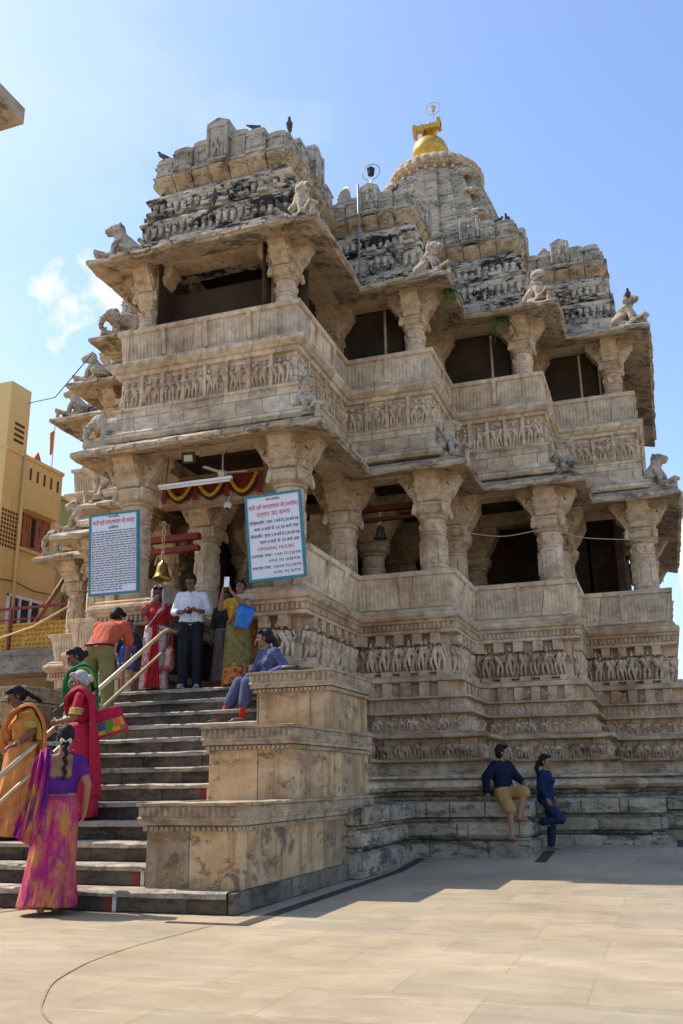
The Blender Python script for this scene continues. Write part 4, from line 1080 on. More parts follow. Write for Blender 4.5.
b = MB(); b.box(-.10, .10, -.03, .03, -.08, .08); b.build('housing', M_black, fd_, world=False, bevel=.01)
b = MB(); b.box(-.062, .062, -.036, -.028, -.046, .046); b.build('lamp_glass', M_flens, fd_, world=False)
b = MB(); b.box(-.112, -.10, -.01, .16, -.01, .01); b.box(.10, .112, -.01, .16, -.01, .01); b.box(-.112, .112, .15, .16, -.01, .01); b.build('bracket', M_black, fd_, world=False)
fn = thing('ceiling_fan', 'small white ceiling fan in the porch behind the tube light', 'fan', (-5.9, 11.75, 5.5))
b = MB(); b.lathe([(.02, .05), (.06, .03), (.075, 0), (.06, -.04), (.02, -.06)][::-1], 14, (-5.9, 11.75, 5.52)); b.build('hub', M_white, fn, smooth=True)
b = MB(); b.tube([(-5.9, 11.75, 5.55), (-5.9, 11.75, 5.98)], .012, 6); b.build('rod', M_white, fn)
for k in range(3):
    b = MB(); b.box(.07, .38, -.03, .03, -.004, .004, Matrix.Translation((-5.9, 11.75, 5.52)) @ Matrix.Rotation(k*2*math.pi/3+.15, 4, 'Z') @ Matrix.Rotation(R(10), 4, 'X')); b.build('blade', M_white, fn)
# toran: red cloth valance with marigold swags
tr_ = thing('garland_valance', 'red cloth valance with yellow marigold swags across the porch beam', 'garland', (-6.3, 12.18, 5.6))
b = MB(); rows = []
for j in range(5): rows.append([(-7.12+1.66*i/60, 12.19+.015*math.sin(i*.9)*j/4, 5.64-(.22+.14*abs(math.sin(i*math.pi/20)))*j/4) for i in range(61)])
b.grid(rows); b.build('cloth', plain('red_valance_cloth', (.22, .035, .02), .85, var=.3), tr_, solid=.004)
M_mari = plain('marigold', (.62, .36, .03), .9, var=.3, scale=30, bump=.6); M_mari2 = plain('dark_leaf_garland', (.06, .035, .02), .9)
for k in range(3):
    xc = -6.84+.55*k
    for r_, mt, nm, dy in ((.035, M_mari, 'swag', -.03), (.03, M_mari2, 'swag_border', -.015)):
        b = MB(); dz = 0 if nm == 'swag' else -.055
        for i in range(19):
            u = -1+2*i/18; b.ell((xc+.23*u, 12.16+dy, 5.60+dz-.27*(1-u*u)), (r_, r_, r_), 7, 5)
        b.build(nm, mt, tr_, smooth=True)
for k in range(4):
    xc = -7.115+.55*k; b = MB(); b.prism([(-.03, 0), (.03, 0), (.045, -.34), (-.045, -.34)], (xc, 12.14, 5.62), (1, 0, 0), (0, 0, 1), (0, .008, 0)); b.build('tassel', M_redp, tr_, fixn=True)
cm = thing('security_camera', 'small white dome camera on a porch bracket above the right board', 'camera', (-6.0, 12.15, 5.1))
b = MB(); b.lathe([(.03, .06), (.06, .05), (.065, 0), (.05, -.035), (.02, -.05)][::-1], 14, (-6.0, 12.15, 5.12)); b.build('dome', M_white, cm, smooth=True)
b = MB(); b.tube([(-6.0, 12.15, 5.16), (-6.0, 12.2, 5.28)], .012, 6); b.build('arm', M_white, cm); b = MB(); b.lathe([(.03, -.055), (.03, -.02)], 10, (-6.0, 12.13, 5.12)); b.build('lens', M_black, cm)
M_cream = plain('cream_cable', (.4, .36, .3))
tag(MB().tube(smoothpts([(-2.9, 14.3, 4.95), (-2.2, 14.6, 4.86), (-1.5, 15.0, 5.0), (-.9, 15.4, 4.9), (0.0, 16.3, 5.0)]), .007, 5).build('cable', M_cream), 'thin pale cable slung between the right hand columns', 'cable')
tag(MB().tube([(-4.05, 13.0, 9.1), (-4.05, 13.02, 10.2), (-4.06, 13.06, 11.05)], .022, 6).build('downpipe', plain('grey_pipe', (.2, .19, .18), .5), smooth=True), 'thin grey pipe running up the roof in the corner of the towers', 'pipe')

# ---------------------------------------------------------------- carved animals on the eaves
def lion_mesh():
    b = MB()
    b.cap((0, .16, .23), (0, -.05, .45), .175, .15, 14, 4)                      # body, rising to the shoulders
    b.cap((0, -.06, .46), (0, -.14, .60), .14, .125, 14, 3); b.ell((0, -.13, .40), (.13, .10, .16), 12, 8)
    b.ell((0, -.19, .68), (.135, .135, .125), 14, 9); b.cap((0, -.28, .67), (0, -.355, .645), .085, .07, 10, 3); b.cap((0, -.26, .60), (0, -.34, .575), .055, .045, 8, 2)
    b.ell((0, -.12, .66), (.155, .10, .155), 14, 8)                              # mane
    for e in (-1, 1):
        b.ell((e*.105, -.13, .775), (.035, .03, .035), 8, 6); b.ell((e*.06, -.295, .715), (.028, .025, .025), 6, 5)
        b.cap((e*.12, .15, .2), (e*.15, -.04, .26), .13, .095, 10, 3); b.cap((e*.15, -.04, .25), (e*.15, .02, .10), .075, .06, 8, 2); b.cap((e*.15, .03, .08), (e*.15, -.12, .075), .058, .052, 8, 2)
        b.cap((e*.10, -.10, .48), (e*.10, -.22, .29), .075, .06, 8, 2); b.cap((e*.10, -.22, .29), (e*.10, -.25, .10), .06, .055, 8, 2); b.cap((e*.10, -.24, .09), (e*.10, -.34, .08), .058, .05, 8, 2)
    b.cap((0, .29, .18), (0, .33, .40), .038, .036, 8, 2); b.cap((0, .33, .40), (0, .24, .52), .036, .05, 8, 2)
    b.box(-.19, .19, -.40, .30, -.02, .055)
    b.box(-.10, .10, -.62, .20, .0, .07, Matrix.Translation((0, -.0, -.03)) @ Matrix.Rotation(R(-14), 4, 'X')); b.cap((0, -.52, .08), (0, -.52, -.16), .05, .055, 8, 2)
    b.box(-.15, .15, -.1, .28, -.17, .0)
    return b
def eleph_mesh():
    b = MB()
    b.ell((0, .08, .40), (.20, .33, .235), 16, 10); b.ell((0, -.26, .50), (.155, .17, .175), 14, 9)
    pts = [(0, -.40, .46), (0, -.47, .34), (0, -.49, .22), (0, -.46, .13), (0, -.40, .12), (0, -.37, .18)]
    for i in range(len(pts)-1): b.cap(pts[i], pts[i+1], .08-.01*i, .07-.01*i, 10, 2)
    for e in (-1, 1):
        b.ell((e*.17, -.20, .48), (.035, .10, .15), 10, 7); b.cap((e*.06, -.40, .40), (e*.08, -.55, .38), .025, .012, 7, 2)
        for y in (-.14, .28): b.cap((e*.11, y, .32), (e*.115, y-.02, .04), .085, .07, 10, 2)
    b.cap((0, .40, .42), (0, .44, .16), .03, .02, 7, 2)
    b.box(-.19, .19, -.5, .42, -.08, .035); b.box(-.10, .10, -.2, .3, -.16, .0)
    return b
M_lion = lion_mesh(); M_ele = eleph_mesh()
lion0 = M_lion.build('lion_statue', M_statue, smooth=True, remesh=.011, smo=1)
ele0 = M_ele.build('elephant_statue', M_statue, smooth=True, remesh=.011, smo=1)
SG = 'carved animals on the eave corners'
spots = []
side_word = {1: 'right', -1: 'left'}
lab = {('u', 0, 1): 'pale seated lion on the front right corner of the top eave, below the front tower',
       ('u', 1, 1): 'seated lion on the top eave beside the second roof tower, white streaked',
       ('u', 2, 1): 'crouching lion on the top eave at the foot of the third roof tower',
       ('u', 3, 1): 'seated lion on the far right corner of the top eave, against the sky',
       ('l', 0, 1): 'seated lion above the opening hours board, on the lower eave corner',
       ('l', 1, 1): 'seated lion on the lower eave over the second bay of the right side',
       ('l', 2, 1): 'seated lion on the lower eave over the third bay of the right side',
       ('l', 3, 1): 'seated lion on the lower eave at the far right corner, against the sky',
       ('u', 0, -1): 'big lion on the front left corner of the top eave, against the sky',
       ('u', 1, -1): 'elephant on the left top eave just behind the front corner column',
       ('u', 2, -1): 'lion on the left top eave, its eave tip showing the sky below',
       ('u', 3, -1): 'lion on the left top eave farthest back, small and half hidden',
       ('l', 0, -1): 'carved elephant with curled trunk on the front left corner of the lower eave',
       ('l', 1, -1): 'lion on the left lower eave just above the fine print board',
       ('l', 2, -1): 'lion on the left lower eave second from the front column',
       ('l', 3, -1): 'elephant on the left lower eave farthest back, beside the yellow house'}
first = {'lion': True, 'ele': True}
for lev in 'ul':
    for i in range(4):
        for s_ in (1, -1):
            hh, yy, zz, ov = (HU, YU, 8.80, .5) if lev == 'u' else (H, Y, 5.62, .47)
            kind = 'ele' if 'elephant' in lab[(lev, i, s_)] else 'lion'
            src = ele0 if kind == 'ele' else lion0
            o = src if first[kind] else src.copy()
            if not first[kind]: COL.objects.link(o)
            first[kind] = False
            ins = .12
            o.location = (A+s_*(hh[i]+ov-.42), yy[i]-ov+.46, zz+.245)
            o.rotation_euler = (0, 0, R((48, 66, 38, 58)[i]) if s_ > 0 else R((-62, -48, -70, -56)[i]))
            sc = (.80 if kind == 'lion' else .78) * (1.0 + .05*((i*3+s_) % 3-1)); o.scale = (sc, sc, sc)
            tag(o, lab[(lev, i, s_)], 'statue', SG)

# ---------------------------------------------------------------- birds, roof lamps, loudspeaker, ferns
b = MB(); b.cap((0, .05, .10), (0, -.05, .14), .05, .045, 10, 3); b.ell((0, -.085, .20), (.03, .034, .032), 8, 6); b.cap((0, -.06, .14), (0, -.08, .19), .04, .028, 8, 2)
b.cap((0, -.115, .195), (0, -.14, .187), .009, .003, 6, 1); b.cap((0, .08, .10), (0, .22, .06), .03, .018, 8, 2)
for e in (-1, 1): b.cap((e*.04, -.02, .13), (e*.03, .16, .08), .03, .012, 7, 2); b.cap((e*.02, 0, .08), (e*.02, -.01, .0), .007, .006, 5, 1); b.cap((e*.02, -.01, .004), (e*.02, -.04, .004), .006, .004, 5, 1)
t = NT('grey_feathers', .8); t.color(t.ramp(t.noise(t.pos(obj=True), 18, 3), [(.3, (.035, .037, .045)), (.7, (.12, .125, .14))]))
bird0 = b.build('pigeon', t.m, smooth=True, remesh=.009, smo=1)
BIRDS = [((-4.66, 11.36, 11.06), 20, 'dark pigeon on the right corner of the front roof tower'), ((-5.25, 11.36, 11.16), 150, 'small pigeon on the front tower parapet right of its centre'),
         ((-6.95, 11.36, 11.06), -60, 'pigeon on the left corner of the front roof tower'), ((-3.55, 13.62, 11.10), 70, 'pigeon beside the ring lamp on the second tower'),
         ((-1.95, 15.2, 11.10), 110, 'left pigeon of the pair on the third tower corner'), ((-1.78, 15.22, 11.10), -20, 'right pigeon of the pair on the third tower corner'),
         ((.22, 16.02, 9.53), 0, 'pigeon perched on the head of the far right lion'), ((-4.55, 10.76, 9.1), -30, 'pigeon on the top eave beside the front corner lion'), ((-5.75, 10.95, 9.72), 30, 'pigeon sitting on the front tower ledge')]
for i, (p, rz, lb) in enumerate(BIRDS):
    o = bird0 if i == 0 else bird0.copy()
    if i: COL.objects.link(o)
    o.location = p; o.rotation_euler = (0, 0, R(rz)); o.scale = (.82,)*3; tag(o, lb, 'pigeon', 'pigeons on the temple roof')
rl = thing('ring_lamp', 'lamp inside a metal ring on a white post behind the second tower', 'lamp', (-4.02, 13.75, 10.95))
b = MB(); b.tube([(-4.02, 13.75, 10.9), (-4.02, 13.75, 11.62)], .035, 8); b.box(-4.12, -3.92, 13.70, 13.80, 11.28, 11.36); b.build('post', M_white, rl)
b = MB(); b.tube([(-4.02+.17*math.cos(a), 13.75, 11.78+.17*math.sin(a)) for a in [2*math.pi*k/28 for k in range(28)]], .011, 6, closed=True); b.build('ring', M_steel, rl, smooth=True)
b = MB(); b.lathe([(.02, 0), (.06, .02), (.07, .12), (.08, .14), (.02, .2)], 10, (-4.02, 13.75, 11.70)); b.build('lantern', M_black, rl)
ls = thing('loudspeaker', 'grey horn loudspeaker on the roof between the front and second towers', 'loudspeaker', (-4.35, 13.9, 11.0)); ls.rotation_euler = (0, 0, R(-35))
b = MB(); b.lathe([(.05, 0), (.06, .1), (.10, .2), (.2, .3), (.235, .32), (.22, .31), (.09, .2), (.03, .08)], 20, m=Matrix.Translation((0, 0, .25)) @ Matrix.Rotation(R(90), 4, 'X')); b.build('horn', plain('grey_enamel', (.30, .31, .32), .5), ls, world=False, smooth=True)
b = MB(); b.tube([(0, 0, -.1), (0, 0, .25)], .02, 6); b.build('bracket', M_steel, ls, world=False)
tag(MB().lathe([(.02, 0), (.03, .2), (.06, .24), (.09, .3), (.06, .38), (.08, .42), (.03, .5)], 10, (-1.3, 16.9, 10.96)).build('roof_finial', plain('reddish_clay', (.30, .15, .09), .8)), 'small reddish finial on a stalk between the third and fourth towers', 'finial')
t = NT('fern_leaf', .6); t.color(t.ramp(t.noise(t.pos(), 20, 3), [(.3, (.035, .09, .015)), (.7, (.10, .19, .03))])); M_fern = t.m
def fern(x, y, z, n, ln, label):
    b = MB(); r_ = random.Random(int(x*100))
    for k in range(n):
        a = r_.uniform(0, 6.28); l_ = ln*r_.uniform(.5, 1.1); up_ = r_.uniform(.1, .6); pts = []
        for i in range(7):
            u = i/6; pts.append(Vector((math.cos(a)*l_*u*.7, math.sin(a)*l_*u*.7, l_*(up_*u-1.1*u*u))))
        for i in range(1, 7):
            for e in (-1, 1):
                sd_ = Vector((-math.sin(a), math.cos(a), 0))*e; lf = .07*(1.15-i/7)
                c0 = pts[i]; d_ = (pts[i]-pts[i-1]).normalized()
                b.add([tuple(Vector((x, y, z))+c0), tuple(Vector((x, y, z))+c0+sd_*lf*.6+d_*.02), tuple(Vector((x, y, z))+c0+sd_*lf+d_*.03-Vector((0, 0, .02))), tuple(Vector((x, y, z))+c0+sd_*lf*.5-d_*.02)], [(0, 1, 2, 3)])
        b.tube([Vector((x, y, z))+p for p in pts], .004, 4)
    tag(b.build('fern', M_fern), label, 'fern', 'ferns rooted in the temple')
fern(-2.62, 13.35, 8.80, 14, .42, 'green fern hanging beside the second upper column')
fern(-1.95, 14.65, 8.82, 14, .40, 'green fern hanging left of the third upper column')
fern(-1.3, 16.75, 10.98, 16, .30, 'bright weeds growing on the roof gap before the fourth tower')
fern(-1.25, 15.8, 9.75, 10, .28, 'weeds tuft low on the left side of the fourth tower')
# ---------------------------------------------------------------- people
SKIN = {}
def skinmat(n, c):
    t = NT('skin_'+n, .5, .35); t.color(t.ramp(t.noise(t.pos(obj=True), 14, 4), [(.3, tuple(x*.86 for x in c)), (.7, c)])); return t.m
SK1 = skinmat('brown', (.26, .125, .068)); SK2 = skinmat('deep_brown', (.17, .075, .042)); SK3 = skinmat('warm_brown', (.33, .165, .09))
def hairmat(n, c):
    t = NT('hair_'+n, .62, .18); t.color(t.ramp(t.noise(t.pos((1, 1, .3), obj=True), 60, 4), [(.3, tuple(x*.6 for x in c)), (.7, tuple(x*1.5 for x in c))])); t.bump(t.noise(t.pos((1, 1, .25), obj=True), 90, 3), .5, .004); return t.m
HB = hairmat('black', (.012, .010, .010)); HG = hairmat('grey', (.34, .32, .30))
def cloth(n, c, var=.2, scale=9, rough=.8, sheen=.0):
    t = NT(n, rough, .2); v = t.pos(obj=True)
    t.color(t.ramp(t.noise(v, scale, 5), [(.3, tuple(x*(1-var) for x in c)), (.7, tuple(min(1, x*(1+var)) for x in c))]))
    t.bump(t.noise(t.pos((1, 1, .3), obj=True, rot=(0, .5, 0)), 11, 4, .55, .8), .7, .03); return t.m
def multi(n, stops, scale, rot=(0, 0, 0), sc=(1, 1, 1), detail=4, dist=.6, rough=.7):
    t = NT(n, rough, .25); v = t.pos(sc, obj=True, rot=rot)
    r_ = t.ramp(t.noise(v, scale, detail, .55, dist), stops); t.color(r_); t.bump(t.noise(t.pos((1, 1, .3), obj=True, rot=(0, .5, 0)), 11, 4, .55, .8), .6, .03); return t
EYEW = plain('eye', (.03, .02, .018), .25); LIP = plain('lips', (.25, .08, .065), .5)

BASE = dict(pel=(0, 0, .93), che=(0, 0, 1.24), nek=(0, .005, 1.42), hea=(0, -.02, 1.57),
            shL=(.165, .01, 1.36), shR=(-.165, .01, 1.36), elL=(.225, .03, 1.10), elR=(-.225, .03, 1.10), wrL=(.235, -.05, .86), wrR=(-.235, -.05, .86),
            hiL=(.09, 0, .90), hiR=(-.09, 0, .90), knL=(.10, -.03, .49), knR=(-.10, -.03, .49), anL=(.10, .02, .085), anR=(-.10, .02, .085))
def hand(b, w, d, side, pn, curl=.5, s=1.0):
    """palm, four fingers of unequal length with two bends, thumb from the side near the wrist"""
    w = Vector(w); d = Vector(d).normalized(); pn = Vector(pn); pn = (pn - pn.dot(d)*d).normalized(); ac = d.cross(pn)*side
    for k in (-1, -.33, .33, 1): b.cap(w + ac*.012*k*s, w + d*.078*s + ac*.027*k*s, .017*s, .014*s, 8, 2)
    for k, (o_, ln) in enumerate(((-.029, .062), (-.010, .076), (.010, .072), (.029, .056))):
        p = w + d*.082*s + ac*o_*s; d1 = (d*math.cos(curl*.6) + pn*math.sin(curl*.6)).normalized(); q = p + d1*ln*.5*s
        d2 = (d*math.cos(curl*1.5) + pn*math.sin(curl*1.5)).normalized(); r_ = q + d2*ln*.5*s
        b.cap(p, q, .0098*s, .009*s, 7, 2); b.cap(q, r_, .009*s, .0075*s, 7, 2)
    p = w + d*.022*s - ac*.028*s; q = p + (d*.6 - ac*.65 + pn*.25).normalized()*.036*s; r_ = q + (d*.85 - ac*.2 + pn*.4).normalized()*.03*s
    b.cap(p, q, .013*s, .011*s, 7, 2); b.cap(q, r_, .0105*s, .0085*s, 7, 2)

class Person:
    def __init__(s, label, loc, rotz, Ht, skin, J=None, fd=(0, -1, 0), hair=HB, hairkind='short', hands=None, fem=True, curl=.5, child=False):
        s.k = Ht/1.70; k = s.k
        s.J = {a: Vector(v)*k for a, v in BASE.items()}
        for a, v in (J or {}).items(): s.J[a] = Vector(v)*k
        J = s.J; s.fem = fem
        s.root = thing('person', label, 'person', loc, R(rotz), 'people at the temple')
        s.fd = Vector(fd).normalized(); hk = k*(1.14 if child else 1.0); s.hk = hk
        b = MB(); s.torso(b, 0); s.limbs(b, 0)
        # head, turned to fd
        x_ = (-s.fd).cross(Vector((0, 0, 1))).normalized(); u_ = x_.cross(-s.fd)
        s.HM = Matrix((( x_.x, -s.fd.x, u_.x, J['hea'].x), (x_.y, -s.fd.y, u_.y, J['hea'].y), (x_.z, -s.fd.z, u_.z, J['hea'].z), (0, 0, 0, 1))) @ Matrix.Diagonal((hk, hk, hk, 1))
        m = s.HM
        h = MB()
        h.ell((0, .012, .025), (.073, .092, .098), 16, 12); h.ell((0, -.022, -.04), (.058, .065, .075), 14, 10); h.ell((0, -.055, -.088), (.028, .026, .025), 10, 7)
        h.cap((0, -.086, .012), (0, -.106, -.024), .010, .0145, 8, 3); h.ell((0, -.09, .03), (.05, .012, .012), 10, 6); h.ell((0, -.078, -.062), (.024, .014, .011), 8, 6)
        for e in (-1, 1): h.ell((e*.074, .012, -.008), (.012, .022, .032), 8, 6); h.ell((e*.036, -.066, -.03), (.022, .02, .022), 8, 6)
        b.add([tuple(m @ Vector(v)) for v in h.v], h.f)
        b.cap(J['nek'] - Vector((0, 0, .05*k)), J['hea'] + Vector((0, .02*k, -.06*k)), .056*k, .05*k, 12, 3)
        for sd_, wn_, en_ in ((1, 'wrL', 'elL'), (-1, 'wrR', 'elR')):
            hd = (hands or {}).get('L' if sd_ > 0 else 'R', {})
            d_ = Vector(hd.get('d', J[wn_]-J[en_])); pn = Vector(hd.get('pn', (-sd_, -.3, 0)))
            hand(b, J[wn_], d_, sd_, pn, hd.get('curl', curl), k*.98)
        for an, kn in (('anL', 'knL'), ('anR', 'knR')):
            td = Vector((J[an].x-J[kn].x, 0, 0))*.1 + Vector(((.12 if an == 'anL' else -.12), -1, -.30)) if an+'d' not in s.J else s.J[an+'d']/k
            td = td.normalized()
            b.cap(J[an] + Vector((0, .025*k, -.035*k)) - td*.02*k, J[an] + td*.14*k + Vector((0, 0, -.012*k)), .036*k, .030*k, 10, 3); b.cap(J[an]+td*.10*k+Vector((0, 0, -.02*k)), J[an] + td*.185*k + Vector((0, 0, -.008*k)), .034*k, .022*k, 10, 3, .55, (0, 0, 1))
        s.body = b.build('body', skin, s.root, smooth=True, world=False, remesh=.0068*max(k, .8), smo=2)
        for e in (-1, 1):
            o = MB(); o.ell((e*.031, -.0805, -.003), (.0125, .006, .0065), 8, 6, m=None); o.v = [tuple(m @ Vector(v)) for v in o.v]; o.build('eye', EYEW, s.root, world=False, smooth=True)
            o = MB(); o.cap((e*.016, -.0985, .026), (e*.050, -.084, .026), .0045, .003, 6, 1); o.v = [tuple(m @ Vector(v)) for v in o.v]; o.build('eyebrow', HB, s.root, world=False)
        o = MB(); o.cap((-.018, -.0915, -.062), (.018, -.0915, -.062), .006, .006, 6, 2); o.v = [tuple(m @ Vector(v)) for v in o.v]; o.build('lips', LIP, s.root, world=False, smooth=True)
        s.hairbuild(hair, hairkind)
    def torso(s, b, g, low=True):
        J = s.J; k = s.k; lh = (J['hiL']-J['hiR']).normalized(); ls = (J['shL']-J['shR']).normalized()
        P0, P2, N = J['pel'], J['che'], J['nek']; P1 = P0.lerp(P2, .5)
        w = 1.0
        for e in (-1, 1):
            if low: b.cap(P0 + lh*e*.062*k, P1 + lh*e*.045*k, .112*k+g, (.092*k if s.fem else .1*k)+g, 12, 3)
            b.cap(P1 + ls*e*.045*k, P2 + ls*e*.062*k*w, .094*k+g, .108*k*w+g, 12, 3)
            sh = J['shL'] if e > 0 else J['shR']
            b.cap(P2 + ls*e*.066*k, sh.lerp(N, .32) - Vector((0, 0, .055*k)), .106*k*w+g, .062*k+g, 12, 3)
            b.cap(N - Vector((0, 0, .035*k)), sh, .052*k+g*.4, .043*k+g, 10, 3)
            if s.fem:
                f_ = ls.cross((N-P0).normalized()); b.ell(P2 + ls*e*.07*k + f_*(.085*k+g) + (N-P0).normalized()*.0, (.058*k, .055*k, .058*k), 10, 8)
        b.cap(P0, P2, .105*k+g, .11*k+g, 12, 3); b.cap(P2, N - Vector((0, 0, .02*k)), .09*k+g, .055*k+g*.5, 12, 3)
    def limbs(s, b, g):
        J = s.J; k = s.k; f = .92 if s.fem else 1.05
        for q in 'LR':
            b.cap(J['sh'+q], J['el'+q], .050*k*f+g, .041*k*f+g, 12, 3); b.cap(J['el'+q], J['wr'+q], .041*k*f+g, .027*k*f+g, 12, 3)
            b.cap(J['hi'+q], J['kn'+q], .086*k+g, .056*k+g, 12, 3); b.cap(J['kn'+q], J['an'+q], .055*k+g, .035*k+g, 12, 3)
            kn, an = J['kn'+q], J['an'+q]; c = kn.lerp(an, .3); back = Vector((0, .018*k, 0)); b.ell(c+back, (.05*k, .052*k, .1*k), 10, 8)
    def garment(s, name, mat, parts, g=.014, vox=.012, arm=1.0, leg=1.0, legw=1.0, smo=3, smooth=True):
        """clothing grown from the same limbs: torso, sleeves up to arm (0..2), legs up to leg (0..2)"""
        J = s.J; k = s.k; b = MB(); f = .92 if s.fem else 1.05
        if 'torso' in parts: s.torso(b, g, 'crop' not in parts)
        if 'hips' in parts:
            lh = (J['hiL']-J['hiR']).normalized(); up_ = (J['che']-J['pel']).normalized()
            for e in (-1, 1): b.cap(J['pel'] + lh*e*.062*k, J['pel'] + lh*e*.05*k + up_*.10*k, .112*k+g, .10*k+g, 12, 3)
        if 'sleeves' in parts:
            for q in 'LR':
                e_ = J['sh'+q].lerp(J['el'+q], min(1, arm)); b.cap(J['sh'+q], e_, .050*k*f+g, (.054-.012*min(1, arm))*k*f+g*1.1, 12, 3)
                if arm > 1: b.cap(J['el'+q], J['el'+q].lerp(J['wr'+q], arm-1), .043*k*f+g, .034*k*f+g, 12, 3)
        if 'legs' in parts:
            for q in 'LR':
                e_ = J['hi'+q].lerp(J['kn'+q], min(1, leg)); b.cap(J['hi'+q], e_, .088*k+g, (.088-.03*min(1, leg))*k*legw+g, 12, 3)
                if leg > 1: b.cap(J['kn'+q], J['kn'+q].lerp(J['an'+q], leg-1), .058*k*legw+g, .046*k*legw+g*1.2, 12, 3)
        return b.build(name, mat, s.root, smooth=smooth, world=False, remesh=vox, smo=smo)
    def hairbuild(s, mat, kind):
        m = s.HM; b = MB()
        b.ell((0, .024, .036), (.079, .094, .095), 16, 12); b.ell((0, .052, .0), (.074, .068, .085), 14, 10)
        for e in (-1, 1): b.ell((e*.055, .03, .01), (.03, .06, .06), 10, 8); b.ell((e*.04, -.045, .088), (.045, .045, .03), 10, 6)
        if kind == 'bun': b.ell((0, .125, -.01), (.05, .045, .05), 12, 9)
        if kind == 'pony': b.ell((0, .115, -.01), (.035, .035, .04), 10, 8); b.cap((0, .125, -.02), (0, .15, -.12), .034, .042, 10, 3); b.cap((0, .15, -.12), (.01, .13, -.22), .042, .02, 10, 3)
        if kind == 'braid':
            for i in range(9): b.ell((.008*(-1)**i, .10+.012*min(i, 3), -.03-.045*i), (.028-.001*i, .026, .032), 10, 7)
        if kind == 'braidlong':
            for i in range(6): b.ell((.006*(-1)**i, .115+.02*i, -.0-.035*i), (.032-.003*i, .028, .032), 10, 7)
        b.v = [tuple(m @ Vector(v)) for v in b.v]
        s.hair = b.build('hair', mat, s.root, smooth=True, world=False, remesh=.008*max(s.k, .75), smo=1)
    def skirt(s, name, mat, wz, hz, wr, kr, hr, ctr=None, hem=(0, 0), folds=13, amp=.06, seed=1, flare_top=.0, rows_=22, n=180, tilt=(0, 0)):
        """sari or skirt from waist height wz to hem hz; wr/kr/hr: (rx, ry) at waist, hips-knee, hem; hem: sideways drift of the hem"""
        k = s.k; r_ = random.Random(seed); ph = [r_.uniform(0, 6.28) for _ in range(5)]; rows = []
        c0 = Vector(ctr)*k if ctr else Vector((s.J['pel'].x, s.J['pel'].y, 0))
        for i in range(rows_+1):
            t = i/rows_
            if t < .35: u = t/.35; rx, ry = (wr[0]+(kr[0]-wr[0])*math.sin(u*math.pi/2), wr[1]+(kr[1]-wr[1])*math.sin(u*math.pi/2))
            else: u = (t-.35)/.65; rx, ry = kr[0]+(hr[0]-kr[0])*u**1.4, kr[1]+(hr[1]-kr[1])*u**1.4
            row = []
            for q in range(n):
                a = 2*math.pi*q/n
                f_ = amp*(t**.8)*(.6*math.sin(folds*a+ph[0]+1.2*math.sin(a*2+ph[1])+2.0*t) + .4*math.sin((folds*.5//1+3)*a+ph[2]-2*t)) + .012*math.sin(5*a+9*t+ph[3]) + .016*t*math.sin(31*a+ph[3]+3*math.sin(4*t+a)) + .010*t*math.sin(47*a+ph[0])
                f_ += .022*math.sin(10*t+2.2*a+ph[1])*math.sin(math.pi*t)**.7 + .014*math.sin(17*t-3*a+ph[2])*math.sin(math.pi*t)
                f_ *= (.45+.55*max(0, math.sin(a+ph[4]))**.5 if math.sin(a+ph[4]) > 0 else .45)
                z = wz+(hz-wz)*t + (tilt[0]*math.cos(a)+tilt[1]*math.sin(a))*t + (.012*math.sin(3*a+ph[1]))*t
                row.append(((c0.x + hem[0]*t**1.3*k + rx*k*(1+f_)*math.cos(a)), (c0.y + hem[1]*t**1.3*k + ry*k*(1+f_)*math.sin(a)), z*k))
            rows.append(row)
        b = MB(); b.grid(rows, closed=True)
        return b.build(name, mat, s.root, smooth=True, world=False, fixn=True, solid=.004)
    def drape(s, name, mat, path, nfold=5, amp=.018, n=48, seg=6, thick=.004, seed=0):
        """length of cloth: path of (centre, half width vector, outward vector); gathered into folds"""
        k = s.k; pts = []
        P = [(Vector(c)*k, Vector(w_)*k, Vector(o)) for c, w_, o in path]
        def cat(a, b_, c, d, t): return .5*((2*b_)+(c-a)*t+(2*a-5*b_+4*c-d)*t*t+(3*b_-a-3*c+d)*t**3)
        for i in range(len(P)-1):
            q = [P[max(0, i-1)], P[i], P[i+1], P[min(len(P)-1, i+2)]]
            for j in range(seg + (1 if i == len(P)-2 else 0)):
                t = j/seg; pts.append(tuple(cat(q[0][e], q[1][e], q[2][e], q[3][e], t) for e in range(3)))
        rows = []; r_ = random.Random(seed); p0 = r_.uniform(0, 6)
        for i, (c, w_, o) in enumerate(pts):
            o = o.normalized(); row = []
            for j in range(n+1):
                u = -1+2*j/n
                row.append(tuple(c + w_*u + o*amp*k*(math.sin(nfold*math.pi*u+p0+.25*i*.3) + .4*math.sin(nfold*2.3*u+i*.15) + .28*math.sin(nfold*8.1*u+i*.22+p0) + .18*math.sin(nfold*14*u-i*.3)) - o*.03*k*u*u))
            rows.append(row)
        b = MB(); b.grid(rows)
        return b.build(name, mat, s.root, smooth=True, world=False, solid=thick*k)
    def shape(s, name, mat, fn, smooth=True, parent=None, **kw):
        b = MB(); fn(b, s.k); return b.build(name, mat, parent or s.root, world=False, smooth=smooth, **kw)
def cut(o, fn):
    """open a neckline: drop the faces of a garment whose centre fulfils fn"""
    b = bmesh.new(); b.from_mesh(o.data)
    bmesh.ops.delete(b, geom=[f for f in b.faces if fn(f.calc_center_median())], context='FACES'); b.to_mesh(o.data); b.free()

